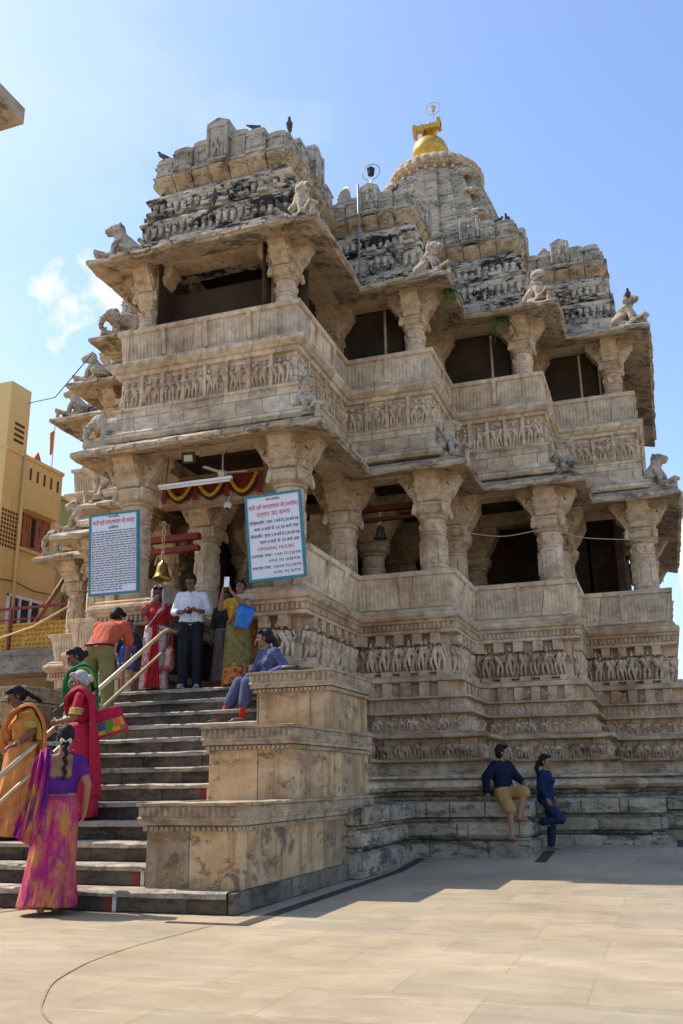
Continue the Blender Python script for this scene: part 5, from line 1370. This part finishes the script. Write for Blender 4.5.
# --- woman in the multicoloured sari, seen from behind at the foot of the stairs
def brush(n, rot):
    """brush stroke print: long slanting strokes in several colours"""
    t = NT(n, .7, .25)
    st = t.noise(t.pos((1, 1, .22), obj=True, rot=rot), 9, 5, .6, .5); bl = t.noise(t.pos((1, 1, .6), obj=True, rot=rot), 3.4, 4, .55, .4)
    a_ = t.ramp(bl, [(.30, (.07, .01, .10)), (.40, (.32, .012, .13)), (.47, (.42, .02, .12)), (.53, (.48, .13, .10)), (.59, (.52, .25, .03)), (.67, (.42, .05, .12)), (.78, (.10, .015, .15))])
    b_ = t.ramp(st, [(.33, (.02, .004, .02)), (.40, (.38, .012, .11)), (.48, (.42, .06, .11)), (.54, (.52, .22, .02)), (.59, (.20, .01, .14)), (.66, (.44, .10, .13)), (.74, (.50, .25, .10))])
    t.color(t.mix(t.ramp(t.noise(t.pos(obj=True), 5, 3), [(.42, (.15,)*3), (.6, (.85,)*3)]), a_, b_)); t.bump(t.noise(t.pos((1, 1, .3), obj=True, rot=(0, .5, 0)), 14, 5, .6, .8), .6, .02); return t.m
SAREE1 = brush('brush_print_magenta_sari', (R(25), R(38), 0))
PALLU1 = multi('magenta_violet_sari_band', [(.30, (.06, .01, .12)), (.42, (.17, .012, .20)), (.50, (.36, .012, .16)), (.58, (.42, .05, .12)), (.64, (.50, .22, .04)), (.72, (.14, .015, .18))], 6.0, (R(20), R(30), 0), (1, 1, .25), 5, .5).m
PURP = cloth('purple_blouse', (.085, .015, .17))
p = Person('woman in a magenta and gold sari, back turned, at the foot of the stairs', (-4.95, 6.93, 0), 212, 1.53, SK3,
    dict(elR=(-.25, .05, 1.13), wrR=(-.235, -.07, .90), elL=(.25, .05, 1.12), wrL=(.30, -.02, .86), hea=(-.015, -.03, 1.57), anL=(.09, .12, .085), knL=(.10, .0, .48), anR=(-.02, .0, .085), knR=(-.06, -.05, .49)), fd=(.1, -1, -.12), hairkind='braid')
k = p.k
bl = p.garment('blouse', PURP, ('torso', 'crop', 'sleeves'), g=.012, vox=.010, arm=.5)
cut(bl, lambda c: (c.y > .02*k and abs(c.x) < .105*k and 1.20*k < c.z < 1.50*k) or c.z > 1.445*k or c.z < 1.055*k)
p.skirt('sari_skirt', SAREE1, 1.03, .075, (.155, .13), (.195, .175), (.25, .235), hem=(.06, .05), folds=8, amp=.20, seed=3, rows_=34)
p.drape('sari_drape', PALLU1, [((-.02, -.14, 1.06), (.10, 0, .10), (0, -1, .2)), ((.10, -.13, 1.26), (.085, 0, .02), (0, -1, .3)), ((.15, -.03, 1.445), (.07, .02, 0), (0, -.2, 1)), ((.155, .10, 1.35), (.07, .03, 0), (0, 1, .4)), ((.175, .145, 1.16), (.08, .02, .0), (.1, 1, .1)), ((.20, .155, .98), (.09, .0, .02), (.1, 1, 0)), ((.25, .14, .80), (.10, -.03, .03), (.1, 1, 0)), ((.31, .10, .64), (.09, -.05, .05), (.1, 1, .1))], nfold=3, amp=.020, seed=1)
p.drape('shoulder_fold', PALLU1, [((.155, -.02, 1.46), (.05, .02, -.01), (0, -.2, 1)), ((.205, .08, 1.36), (.05, .03, -.02), (.5, 1, .4)), ((.245, .11, 1.14), (.05, .05, 0), (.6, 1, .1)), ((.28, .12, .95), (.05, .05, 0), (.6, 1, 0)), ((.33, .09, .76), (.06, .05, .02), (.6, 1, 0))], nfold=3, amp=.014, seed=2)
p.shape('flower_garland', plain('jasmine_white', (.62, .58, .48), .8, bump=.6), lambda b, k: [b.ell(tuple(p.HM @ Vector((.045*math.cos(a), .10+.02*math.sin(a), -.045+.012*math.sin(3*a)))), (.012, .012, .012), 6, 5) for a in [2*math.pi*i/12 for i in range(12)]])

# --- man in white shirt
WH = cloth('white_shirt_cotton', (.62, .62, .66), .06); BK = cloth('black_trousers', (.012, .013, .018), .2)
p = Person('man in a white shirt and black trousers looking down at his hands', (-5.90, 10.92, 2.212), 22, 1.58, SK2,
    dict(elL=(.25, .03, 1.12), wrL=(.10, -.23, 1.10), elR=(-.25, .03, 1.12), wrR=(-.09, -.24, 1.08), hea=(-.02, -.06, 1.56)), fd=(-.25, -.8, -.48), fem=False, hands=dict(L=dict(d=(-.9, -.3, .1), pn=(0, .3, 1)), R=dict(d=(.9, -.3, .1), pn=(0, .3, 1))))
sh = p.garment('shirt', WH, ('torso', 'sleeves', 'hips'), g=.014, arm=1.35)
p.shape('button_placket', WH, lambda b, k: b.tube([(.0, -.125*k, .92*k), (.0, -.125*k, 1.08*k), (.0, -.145*k, 1.24*k), (.0, -.09*k, 1.38*k)], .011*k, 6))
p.shape('belt', M_black, lambda b, k: b.tube([(.168*k*math.cos(a), .125*k*math.sin(a), .935*k) for a in [2*math.pi*i/28 for i in range(28)]], .016*k, 6, closed=True))
cut(sh, lambda c: c.z > 1.44*p.k or c.z < .915*p.k)
p.garment('trousers', BK, ('hips', 'legs'), g=.015, leg=2.0, legw=1.12)
p.shape('collar', WH, lambda b, k: b.tube([(.062*k*math.cos(a), .005-.055*k*math.sin(a)*1.0, (1.425-.02*math.sin(a))*k) for a in [2*math.pi*i/16 for i in range(16)]], .016*k, 6, closed=True))
M_shoe = cloth('grey_canvas_shoe', (.22, .24, .29))
for q in ('anL', 'anR'):
    a = p.J[q]; sx_ = 1 if q == 'anL' else -1
    p.shape('shoe', M_shoe, lambda b, k: (b.cap((a.x, a.y+.03*k, .045*k), (a.x+sx_*.02*k, a.y-.19*k, .035*k), .048*k, .036*k, 12, 4), b.box(a.x-.04*k, a.x+.05*k, a.y-.2*k, a.y+.07*k, .0, .02*k)))
ph = thing('mobile_phone', 'dark mobile phone held by the man in the white shirt', 'phone', (-5.80, 10.68, 3.21)); ph.rotation_euler = (R(35), 0, R(25))
MB().box(-.032, .032, -.065, .065, -.004, .004).build('case', M_black, ph, world=False, bevel=.004); MB().box(-.028, .028, -.058, .058, .0042, .0050).build('screen', M_dglass, ph, world=False)

# --- woman with veiled head and red sari
FLOR = multi('white_red_floral_sari', [(.30, (.34, .04, .05)), (.40, (.46, .10, .10)), (.47, (.50, .40, .36)), (.60, (.55, .46, .42)), (.70, (.20, .16, .28)), (.78, (.48, .12, .13))], 13, detail=3).m
REDS = cloth('red_sari_border', (.42, .022, .025), .25)
p = Person('veiled woman in a red bordered floral sari, hand at her mouth', (-6.45, 10.95, 2.212), 34, 1.45, SK2,
    dict(elR=(-.23, -.12, 1.20), wrR=(-.075, -.19, 1.40), elL=(.23, .02, 1.10), wrL=(.20, -.08, .86)), fd=(-.15, -1, -.10), hands=dict(R=dict(d=(.5, .15, .85), pn=(.3, 1, 0))))
p.garment('blouse', REDS, ('torso', 'crop', 'sleeves'), g=.012, arm=.7)
p.skirt('sari_skirt', FLOR, 1.04, .03, (.17, .14), (.20, .17), (.23, .20), folds=9, amp=.12, seed=8)
p.drape('front_pleats', REDS, [((-.02, -.165, 1.03), (.05, 0, 0), (0, -1, 0)), ((-.03, -.20, .7), (.075, 0, 0), (0, -1, 0)), ((-.04, -.225, .35), (.10, 0, 0), (0, -1, 0)), ((-.05, -.235, .04), (.13, 0, 0), (0, -1, 0))], nfold=4, amp=.018, seed=5)
p.drape('sari_drape', FLOR, [((-.15, -.14, 1.00), (.03, 0, .10), (-.2, -1, 0)), ((-.04, -.19, 1.15), (.07, 0, .09), (0, -1, .1)), ((.08, -.16, 1.32), (.08, 0, .05), (0, -1, .3)), ((.16, -.02, 1.45), (.08, .02, 0), (0, -.2, 1)), ((.17, .12, 1.28), (.10, .02, 0), (0, 1, .2)), ((.16, .17, .9), (.13, 0, 0), (0, 1, 0)), ((.15, .19, .5), (.14, 0, 0), (0, 1, 0))], nfold=3, amp=.012, seed=3)
p.drape('sash', REDS, [((.14, -.13, 1.40), (.035, 0, .01), (0, -1, .4)), ((.06, -.215, 1.22), (.04, 0, .02), (0, -1, .1)), ((-.06, -.20, 1.06), (.05, 0, .03), (0, -1, 0)), ((-.15, -.14, .98), (.05, 0, .04), (-.6, -1, 0))], nfold=2, amp=.008, seed=6)
def hood(b, k):
    rows = []
    for i in range(11):
        t = .12+.98*i/10
        row = []
        for j in range(29):
            a = R(-52)+R(284)*j/28
            r_ = .112 if t < 1 else .112+.1*(t-1)
            v = Vector((.105*math.cos(a)*math.sin(min(t, 1)*math.pi*.62)*1.06, .035+.125*math.sin(a)*math.sin(min(t, 1)*math.pi*.62), .14*math.cos(t*math.pi*.62)+.01)) if t < 1 else Vector((.12*math.cos(a), .035+.13*math.sin(a), -.10))
            if i == 10: v = Vector((.15*math.cos(a), .05+.13*math.sin(a), -.20))
            row.append(tuple(p.HM @ v))
        rows.append(row)
    b.grid(rows)
p.shape('veil', FLOR, hood, solid=.006)
bg_ = thing('cloth_bag', 'red and cream cloth bag hanging at the side of the veiled woman', 'bag', (-6.17, 10.86, 2.5))
MB().add(*(lambda m: (m.v, m.f))(MB().cap((0, 0, .06), (0, 0, .22), .10, .085, 14, 4, .5, (1, 0, 0)))).build('pouch', multi('cream_red_cloth', [(.4, (.50, .40, .28)), (.55, (.40, .06, .05))], 6).m, bg_, world=False, smooth=True)
MB().tube([(-.0, .07, .26), (0, .05, .42), (0, -.0, .50), (0, -.05, .42), (0, -.07, .26)], .010, 6).build('strap', REDS, bg_, world=False, smooth=True)

# --- person half hidden behind the man
p = Person('woman half hidden behind the man in white, in a grey skirt with a red hem', (-5.62, 11.42, 2.206), 15, 1.42, SK2, {}, hairkind='bun')
p.garment('blouse', cloth('dark_blouse', (.03, .028, .03)), ('torso', 'sleeves'), g=.014, arm=1.2)
p.skirt('skirt', cloth('grey_brown_skirt', (.15, .12, .105), .25), 1.04, .16, (.17, .14), (.20, .17), (.25, .22), folds=11, amp=.13, seed=21)
p.skirt('red_hem', cloth('red_hem_cloth', (.26, .03, .03)), .24, .03, (.225, .195), (.235, .205), (.255, .225), folds=11, amp=.10, seed=21, rows_=6)
bk = thing('handbag', 'black handbag carried behind the man in white', 'bag', (-5.42, 11.20, 2.80))
MB().box(-.13, .13, -.05, .05, 0, .22).build('bag_body', M_black, bk, world=False, bevel=.02); MB().tube([(-.09, 0, .2), (-.07, 0, .38), (.07, 0, .38), (.09, 0, .2)], .010, 6).build('strap', M_black, bk, world=False)

# --- woman photographing with a phone
OLIV = multi('olive_check_skirt', [(.35, (.10, .085, .02)), (.5, (.17, .14, .035)), (.65, (.23, .17, .05))], 18).m
ORB = multi('orange_floral_border', [(.35, (.10, .05, .015)), (.45, (.42, .05, .03)), (.55, (.55, .22, .04)), (.7, (.20, .11, .02))], 22).m
p = Person('woman holding up a phone, in a yellow blouse and olive skirt', (-5.22, 10.97, 2.212), 18, 1.43, SK1,
    dict(elL=(.13, -.22, 1.25), wrL=(-.09, -.30, 1.47), elR=(-.27, -.13, 1.22), wrR=(-.22, -.27, 1.46), hea=(.03, -.02, 1.58)), fd=(-.3, -1, .12), hairkind='bun',
    hands=dict(L=dict(d=(-.25, -.1, 1), pn=(-.9, -.3, 0)), R=dict(d=(.25, -.1, 1), pn=(.9, -.3, 0))))
p.garment('blouse', cloth('mustard_blouse', (.50, .27, .03)), ('torso', 'crop', 'sleeves'), g=.012, arm=.75)
p.skirt('sari_skirt', OLIV, 1.06, .30, (.17, .14), (.20, .175), (.235, .20), folds=10, amp=.07, seed=31)
p.skirt('skirt_border', ORB, .37, .025, (.225, .195), (.232, .20), (.25, .215), folds=10, amp=.07, seed=31, rows_=8)
p.drape('sari_drape', ORB, [((-.12, -.15, 1.04), (.03, 0, .08), (-.2, -1, 0)), ((.0, -.185, 1.16), (.06, 0, .06), (0, -1, .1)), ((.12, -.13, 1.36), (.07, 0, .04), (0, -1, .3)), ((.16, .0, 1.455), (.07, .02, 0), (0, -.2, 1)), ((.19, .11, 1.2), (.08, .04, 0), (.3, 1, .2)), ((.23, .13, .8), (.09, .05, 0), (.4, 1, 0)), ((.24, .13, .45), (.10, .05, 0), (.4, 1, 0))], nfold=3, amp=.012, seed=33)
ph = thing('mobile_phone', 'pale mobile phone raised by the woman in the yellow blouse', 'phone', (-5.24, 10.63, 3.50)); ph.rotation_euler = (R(-12), 0, R(18))
MB().box(-.034, .034, -.005, .005, -.01, .135).build('case', M_white, ph, world=False, bevel=.004); MB().box(-.029, .029, .0052, .006, .0, .125).build('screen', M_dglass, ph, world=False); MB().lathe([(.008, -.0015), (.008, .0015)], 10, m=Matrix.Translation((-.018, -.006, .115)) @ Matrix.Rotation(R(90), 4, 'X')).build('camera_lens', M_black, ph, world=False)
bb = thing('plastic_bag', 'bright blue plastic bag hanging from the forearm of the woman with the phone', 'bag', (-5.07, 10.72, 2.96)); bb.rotation_euler = (0, R(16), R(18))
def bluebag(b, k=1):
    rows = []
    for i in range(9):
        t = i/8; rows.append([((.085+.03*math.sin(t*2.4))*(1+.1*math.sin(3*a+4*t))*math.cos(a), .035*(1+.2*math.sin(5*a+3*t))*math.sin(a)*math.sin(math.pi*min(1, t+.15))**.4, .30*t) for a in [2*math.pi*j/28 for j in range(28)]])
    b.grid(rows, closed=True); b.add(rows[0], [tuple(range(28))])
b = MB(); bluebag(b); b.build('bag_body', cloth('blue_plastic', (.03, .14, .42), .3, rough=.35), bb, world=False, smooth=True)
b = MB(); b.tube([(-.05, 0, .29), (-.03, 0, .38), (.03, 0, .38), (.05, 0, .29)], .008, 6); b.build('strap', cloth('blue_strap', (.03, .14, .42)), bb, world=False)

# --- man in the orange shirt, bending over a child
p = Person('man in an orange red shirt bending forward, back to the viewer', (-6.70, 9.98, 1.872-.17), 186, 1.74, SK2,
    dict(che=(0, -.22, 1.20), nek=(0, -.34, 1.34), hea=(.0, -.44, 1.43), shL=(.18, -.31, 1.29), shR=(-.18, -.31, 1.29), elL=(.22, -.40, 1.04), wrL=(.10, -.52, .86), elR=(-.23, -.40, 1.04), wrR=(-.12, -.52, .86),
         hiL=(.10, 0, .90), hiR=(-.10, 0, .90), knL=(.13, -.10, .52), anL=(.15, -.14, .26), knR=(-.16, .02, .48), anR=(-.20, .06, .085)), fd=(-.1, -.8, -.6), fem=False)
sh = p.garment('shirt', cloth('orange_red_shirt', (.46, .085, .04), .15), ('torso', 'sleeves'), g=.020, arm=.75)
cut(sh, lambda c: c.z < .955*p.k and c.y > -.25*p.k)
p.garment('trousers', cloth('olive_trousers', (.19, .165, .065), .15), ('hips', 'legs'), g=.018, leg=2.0, legw=1.15)
p.shape('belt', M_black, lambda b, k: b.tube([(.178*k*math.cos(a), -.005+.132*k*math.sin(a), (1.0-.0*math.sin(a))*k) for a in [2*math.pi*i/28 for i in range(28)]], .017*k, 6, closed=True))

# --- little girl
NAVY = multi('navy_print_top', [(.4, (.012, .014, .03)), (.58, (.02, .022, .05)), (.66, (.22, .08, .10))], 16).m
t = NT('blue_dotted_shorts', .8); vv = t.new('ShaderNodeTexVoronoi'); vv.inputs['Scale'].default_value = 22; t.l.new(t.pos(obj=True), vv.inputs['Vector'])
t.color(t.ramp(vv.outputs['Distance'], [(.20, (.6, .62, .66)), (.28, (.045, .08, .32))])); DOT = t.m
p = Person('little girl in a dark top and blue dotted shorts, beside the bending man', (-6.82, 10.86, 2.212), 24, .97, SK3,
    dict(hea=(0, -.02, 1.60), elR=(-.23, -.02, 1.10), wrR=(-.25, -.06, .88), elL=(.26, .02, 1.12), wrL=(.30, -.05, .92)), fd=(.2, -1, .05), hairkind='pony', child=True)
p.garment('top', NAVY, ('torso', 'sleeves', 'hips'), g=.014, arm=1.6)
p.garment('shorts', DOT, ('hips', 'legs'), g=.028, leg=.62, legw=1.25)

# --- woman in green
GRN = cloth('emerald_sari', (.012, .20, .075), .3); LIME = cloth('lime_border', (.22, .36, .05), .2)
p = Person('woman in an emerald green sari coming down the stairs, head bowed', (-6.24, 9.0, 1.022), -48, 1.54, SK2,
    dict(hea=(0, -.10, 1.555), nek=(0, -.03, 1.42), elL=(.25, .06, 1.12), wrL=(.27, .0, .88), elR=(-.23, -.04, 1.12), wrR=(-.2, -.2, .95)), fd=(-.05, -.9, -.45), hairkind='bun')
p.garment('blouse', GRN, ('torso', 'crop', 'sleeves'), g=.014, arm=.55)
p.shape('sleeve_border', LIME, lambda b, k: b.tube([tuple(p.J['shL'].lerp(p.J['elL'], .5) + Vector((.070*k*math.cos(a), .070*k*math.sin(a), 0))) for a in [2*math.pi*i/20 for i in range(20)]], .016*k, 6, closed=True))
p.skirt('sari_skirt', GRN, 1.05, .03, (.18, .15), (.215, .19), (.26, .24), hem=(0, -.08), folds=9, amp=.13, seed=41)
p.drape('sari_drape', GRN, [((-.16, -.10, .98), (.02, 0, .12), (-.5, -1, 0)), ((-.04, -.21, 1.14), (.07, 0, .11), (0, -1, .1)), ((.08, -.19, 1.32), (.09, 0, .06), (0, -1, .3)), ((.15, -.02, 1.455), (.09, .03, 0), (0, -.2, 1)), ((.16, .13, 1.28), (.12, .03, 0), (.2, 1, .2)), ((.14, .18, .95), (.15, .02, 0), (.1, 1, 0)), ((.12, .20, .55), (.17, 0, 0), (.1, 1, 0))], nfold=3, amp=.014, seed=42)
p.drape('border_fold', LIME, [((.19, -.10, 1.40), (.02, .01, .0), (.3, -.6, 1)), ((.235, .0, 1.41), (.02, .02, 0), (.6, 0, 1)), ((.25, .09, 1.34), (.022, .02, 0), (.8, .6, .4)), ((.24, .16, 1.15), (.024, .01, 0), (.8, 1, 0))], nfold=1, amp=.003, n=8)

# --- grey haired woman in red
CRIM = multi('crimson_dotted_sari', [(.35, (.34, .008, .03)), (.6, (.46, .014, .05)), (.70, (.40, .02, .05)), (.74, (.55, .40, .18))], 26, detail=2).m
p = Person('grey haired woman in a crimson sari on the stairs, bag on her shoulder', (-5.62, 8.18, .682), -78, 1.50, SK1,
    dict(hea=(0, -.08, 1.555), nek=(0, -.02, 1.42), elL=(.24, -.01, 1.12), wrL=(.15, -.25, 1.08), elR=(-.22, -.05, 1.12), wrR=(-.12, -.25, 1.05)), fd=(.1, -.95, -.30), hair=HG, hairkind='bun')
p.garment('blouse', CRIM, ('torso', 'crop', 'sleeves'), g=.016, arm=.75)
p.shape('sleeve_border', cloth('gold_border', (.48, .30, .10), .3), lambda b, k: [b.tube([tuple(p.J['shL'].lerp(p.J['elL'], .62+.1*j) + Vector((.066*k*math.cos(a), .066*k*math.sin(a), 0))) for a in [2*math.pi*i/20 for i in range(20)]], .018*k, 6, closed=True) for j in range(3)])
p.skirt('sari_skirt', CRIM, 1.07, .03, (.18, .15), (.215, .19), (.24, .22), folds=9, amp=.11, seed=51)
p.drape('sari_drape', CRIM, [((-.16, -.10, .98), (.02, 0, .12), (-.5, -1, 0)), ((-.04, -.21, 1.14), (.07, 0, .11), (0, -1, .1)), ((.07, -.18, 1.32), (.09, 0, .06), (0, -1, .3)), ((.11, -.02, 1.47), (.09, .03, 0), (0, -.2, 1)), ((.10, .13, 1.32), (.13, .03, 0), (.2, 1, .2)), ((.08, .18, 1.0), (.16, .02, 0), (.1, 1, 0)), ((.06, .21, .6), (.17, 0, 0), (.1, 1, 0)), ((.05, .23, .25), (.18, 0, 0), (.1, 1, 0))], nfold=4, amp=.016, seed=52)
hb = thing('shoulder_bag', 'red shoulder bag with bright patchwork panel, carried by the grey haired woman', 'bag', (-5.34, 8.26, 1.50)); hb.rotation_euler = (0, R(-16), R(18))
t = NT('patchwork_panel', .8); vv = t.new('ShaderNodeTexVoronoi', distance='CHEBYCHEV'); vv.inputs['Scale'].default_value = 13; vv.inputs['Randomness'].default_value = .55; t.l.new(t.pos(obj=True), vv.inputs['Vector'])
g = t.new('ShaderNodeSeparateColor'); t.l.new(vv.outputs['Color'], g.inputs[0])
q = t.new('ShaderNodeValToRGB'); q.color_ramp.interpolation = 'CONSTANT'; e = q.color_ramp.elements
cols = [(0, (.55, .30, .03)), (.2, (.10, .22, .04)), (.38, (.50, .03, .04)), (.55, (.06, .08, .16)), (.7, (.60, .38, .05)), (.85, (.55, .12, .04))]
while len(e) < len(cols): e.new(.5)
for el, (ps, c) in zip(e, cols): el.position = ps; el.color = (*c, 1)
t.l.new(g.outputs[0], q.inputs['Fac']); t.color(q.outputs['Color']); PATCH = t.m
b = MB(); b.prism([(-.19, 0), (.19, 0), (.15, .27), (-.15, .27)], (0, .05, 0), (1, 0, 0), (0, 0, 1), (0, -.10, 0)); b.build('bag_body', cloth('crimson_bag', (.42, .014, .05), .2), hb, world=False, bevel=.02)
b = MB(); b.prism([(-.178, .02), (.178, .02), (.165, .15), (-.165, .15)], (0, -.052, 0), (1, 0, 0), (0, 0, 1), (0, -.006, 0)); b.build('patch_panel', PATCH, hb, world=False)
b = MB(); b.tube([(-.12, 0, .26), (-.15, -.01, .42), (-.19, .0, .56), (-.21, .06, .575), (-.20, .12, .50)], .014, 6); b.build('strap', cloth('cream_strap', (.52, .38, .28)), hb, world=False, smooth=True)

# --- woman in orange
ORG = cloth('apricot_sari', (.56, .22, .07), .25); ORGB = multi('gold_green_border', [(.35, (.30, .22, .03)), (.55, (.45, .32, .06)), (.7, (.40, .12, .06))], 14).m
p = Person('woman in an apricot orange sari, hand on the railing, looking down at the steps', (-6.19, 7.98, .512), -38, 1.52, SK2,
    dict(hea=(0, -.12, 1.55), nek=(0, -.04, 1.42), elL=(.23, .04, 1.14), wrL=(.20, -.14, 1.0), elR=(-.22, -.08, 1.15), wrR=(-.14, -.24, 1.22)), fd=(-.1, -.85, -.5), hairkind='braidlong', hands=dict(L=dict(d=(.1, -.9, -.25), pn=(0, .1, -1), curl=1.0)))
p.garment('blouse', ORG, ('torso', 'crop', 'sleeves'), g=.014, arm=.65)
p.shape('sleeve_border', ORGB, lambda b, k: [b.tube([tuple(p.J['shL'].lerp(p.J['elL'], .5+.1*j) + Vector((.064*k*math.cos(a), .064*k*math.sin(a), 0))) for a in [2*math.pi*i/20 for i in range(20)]], .018*k, 6, closed=True) for j in range(3)])
p.skirt('sari_skirt', ORG, 1.05, .03, (.18, .15), (.215, .19), (.27, .25), hem=(-.02, -.05), folds=9, amp=.14, seed=61)
p.drape('sari_drape', ORG, [((-.18, -.08, .96), (.03, 0, .15), (-.6, -1, 0)), ((-.08, -.22, 1.10), (.09, 0, .14), (0, -1, .1)), ((.06, -.20, 1.30), (.11, 0, .08), (0, -1, .3)), ((.14, -.02, 1.46), (.10, .03, 0), (0, -.2, 1)), ((.15, .13, 1.28), (.13, .03, 0), (.2, 1, .2)), ((.14, .19, .95), (.15, .02, 0), (.1, 1, 0)), ((.12, .21, .5), (.17, 0, 0), (.1, 1, 0))], nfold=3, amp=.014, seed=62)
p.drape('border_fold', ORGB, [((.23, -.12, 1.34), (.03, .01, .02), (.5, -.8, .5)), ((.255, -.02, 1.36), (.035, .02, .01), (.8, 0, .8)), ((.27, .08, 1.25), (.035, .02, 0), (1, .3, .3)), ((.28, .13, 1.06), (.04, .02, 0), (1, .5, 0))], nfold=1, amp=.004, n=8)
p.shape('bangles', M_gold, lambda b, k: [b.tube([tuple(p.J['wrL'].lerp(p.J['elL'], .10+.07*j) + Vector((.034*k*math.cos(a), .012*k*math.cos(a), .034*k*math.sin(a)))) for a in [2*math.pi*i/14 for i in range(14)]], .006*k, 5, closed=True) for j in range(2)])

# --- seated woman
BLU = multi('blue_violet_print_tunic', [(.35, (.04, .05, .13)), (.55, (.075, .085, .19)), (.7, (.16, .13, .22))], 30).m
p = Person('seated woman in a blue tunic and red leggings, resting her arm on the flank block', (-4.54, 10.52, 2.042), -42, 1.56, SK1,
    dict(pel=(0, 0, .125), che=(.02, -.03, .44), nek=(.04, -.07, .62), hea=(.03, -.12, .765), shL=(.205, -.05, .565), shR=(-.125, -.09, .57), elL=(.34, .05, .34), wrL=(.22, -.16, .26), elR=(-.20, -.15, .33), wrR=(-.10, -.34, .22),
         hiL=(.09, 0, .10), hiR=(-.09, 0, .10), knL=(.12, -.40, .14), knR=(-.10, -.42, .16), anL=(.10, -.46, -.29), anR=(-.17, -.62, -.27)), fd=(-.6, -.8, -.05), hairkind='pony')
p.garment('leggings', REDS, ('legs',), g=.008, leg=1.93)
p.garment('trousers', cloth('slate_blue_trousers', (.075, .085, .16), .25), ('hips', 'legs'), g=.022, leg=1.60, legw=1.2)
p.garment('tunic', BLU, ('torso', 'sleeves', 'hips'), g=.020, arm=1.75)
p.shape('collar', WH, lambda b, k: b.tube([(.05*k + .062*k*math.cos(a), .03*k - .058*k*math.sin(a), (.622-.028*math.sin(a))*k) for a in [2*math.pi*i/16 for i in range(16)]], .012*k, 6, closed=True))
sb = thing('sling_bag', 'small black sling bag lying on the top flank block beside the seated woman', 'bag', (-4.02, 9.86, 2.217))
MB().cap((-.07, 0, .055), (.07, 0, .055), .055, .05, 12, 4, .9, (0, 1, 0)).build('pouch', M_black, sb, world=False, smooth=True)
MB().tube([(-.12, 0, .04), (-.2, .03, .012), (-.12, .12, .012), (.1, .1, .012), (.13, .0, .03)], .008, 6).build('strap', M_black, sb, world=False)

# --- boy on the plinth ledge
DNAV = cloth('dark_navy_jersey', (.004, .007, .024), .2)
p = Person('boy in a navy jersey and khaki shorts sitting barefoot on the plinth ledge', (-2.04, 12.36, .765), 62, 1.30, SK3,
    dict(pel=(0, 0, .125), che=(.0, .05, .43), nek=(.0, .04, .61), hea=(.02, .01, .765), shL=(.165, .02, .565), shR=(-.165, .05, .565), elL=(.23, -.10, .36), wrL=(.14, -.28, .28), elR=(-.32, .14, .36), wrR=(-.28, .16, .12),
         hiL=(.08, 0, .10), hiR=(-.08, 0, .10), knL=(.02, -.40, .12), anL=(-.10, -.34, -.26), knR=(-.22, -.26, -.16), anR=(-.28, -.30, -.56)), fd=(.65, -.75, .02), fem=False, child=True)
p.garment('jersey', DNAV, ('torso', 'sleeves'), g=.022, arm=1.85)
p.garment('shorts', cloth('khaki_shorts', (.36, .21, .07), .15), ('hips', 'legs'), g=.024, leg=.95, legw=1.3)

# --- girl leaning against the plinth
DEN = cloth('blue_denim', (.012, .028, .07), .3)
p = Person('girl in a blue top and jeans leaning on the plinth, one knee raised', (-1.60, 13.08, .106), 74, 1.21, SK3,
    dict(elL=(.21, .05, 1.12), wrL=(.20, -.08, .92), elR=(-.22, .02, 1.12), wrR=(-.21, -.10, .90), hea=(0, -.03, 1.59), knR=(-.10, -.30, .55), anR=(-.09, .10, .50), pel=(0, .02, .93)), fd=(.1, -1, -.08), hairkind='pony', child=True)
p.garment('jeans', DEN, ('hips', 'legs'), g=.016, leg=1.92, legw=1.15)
p.garment('top', cloth('royal_blue_top', (.005, .013, .055), .25), ('torso', 'sleeves', 'hips'), g=.022, arm=1.7)
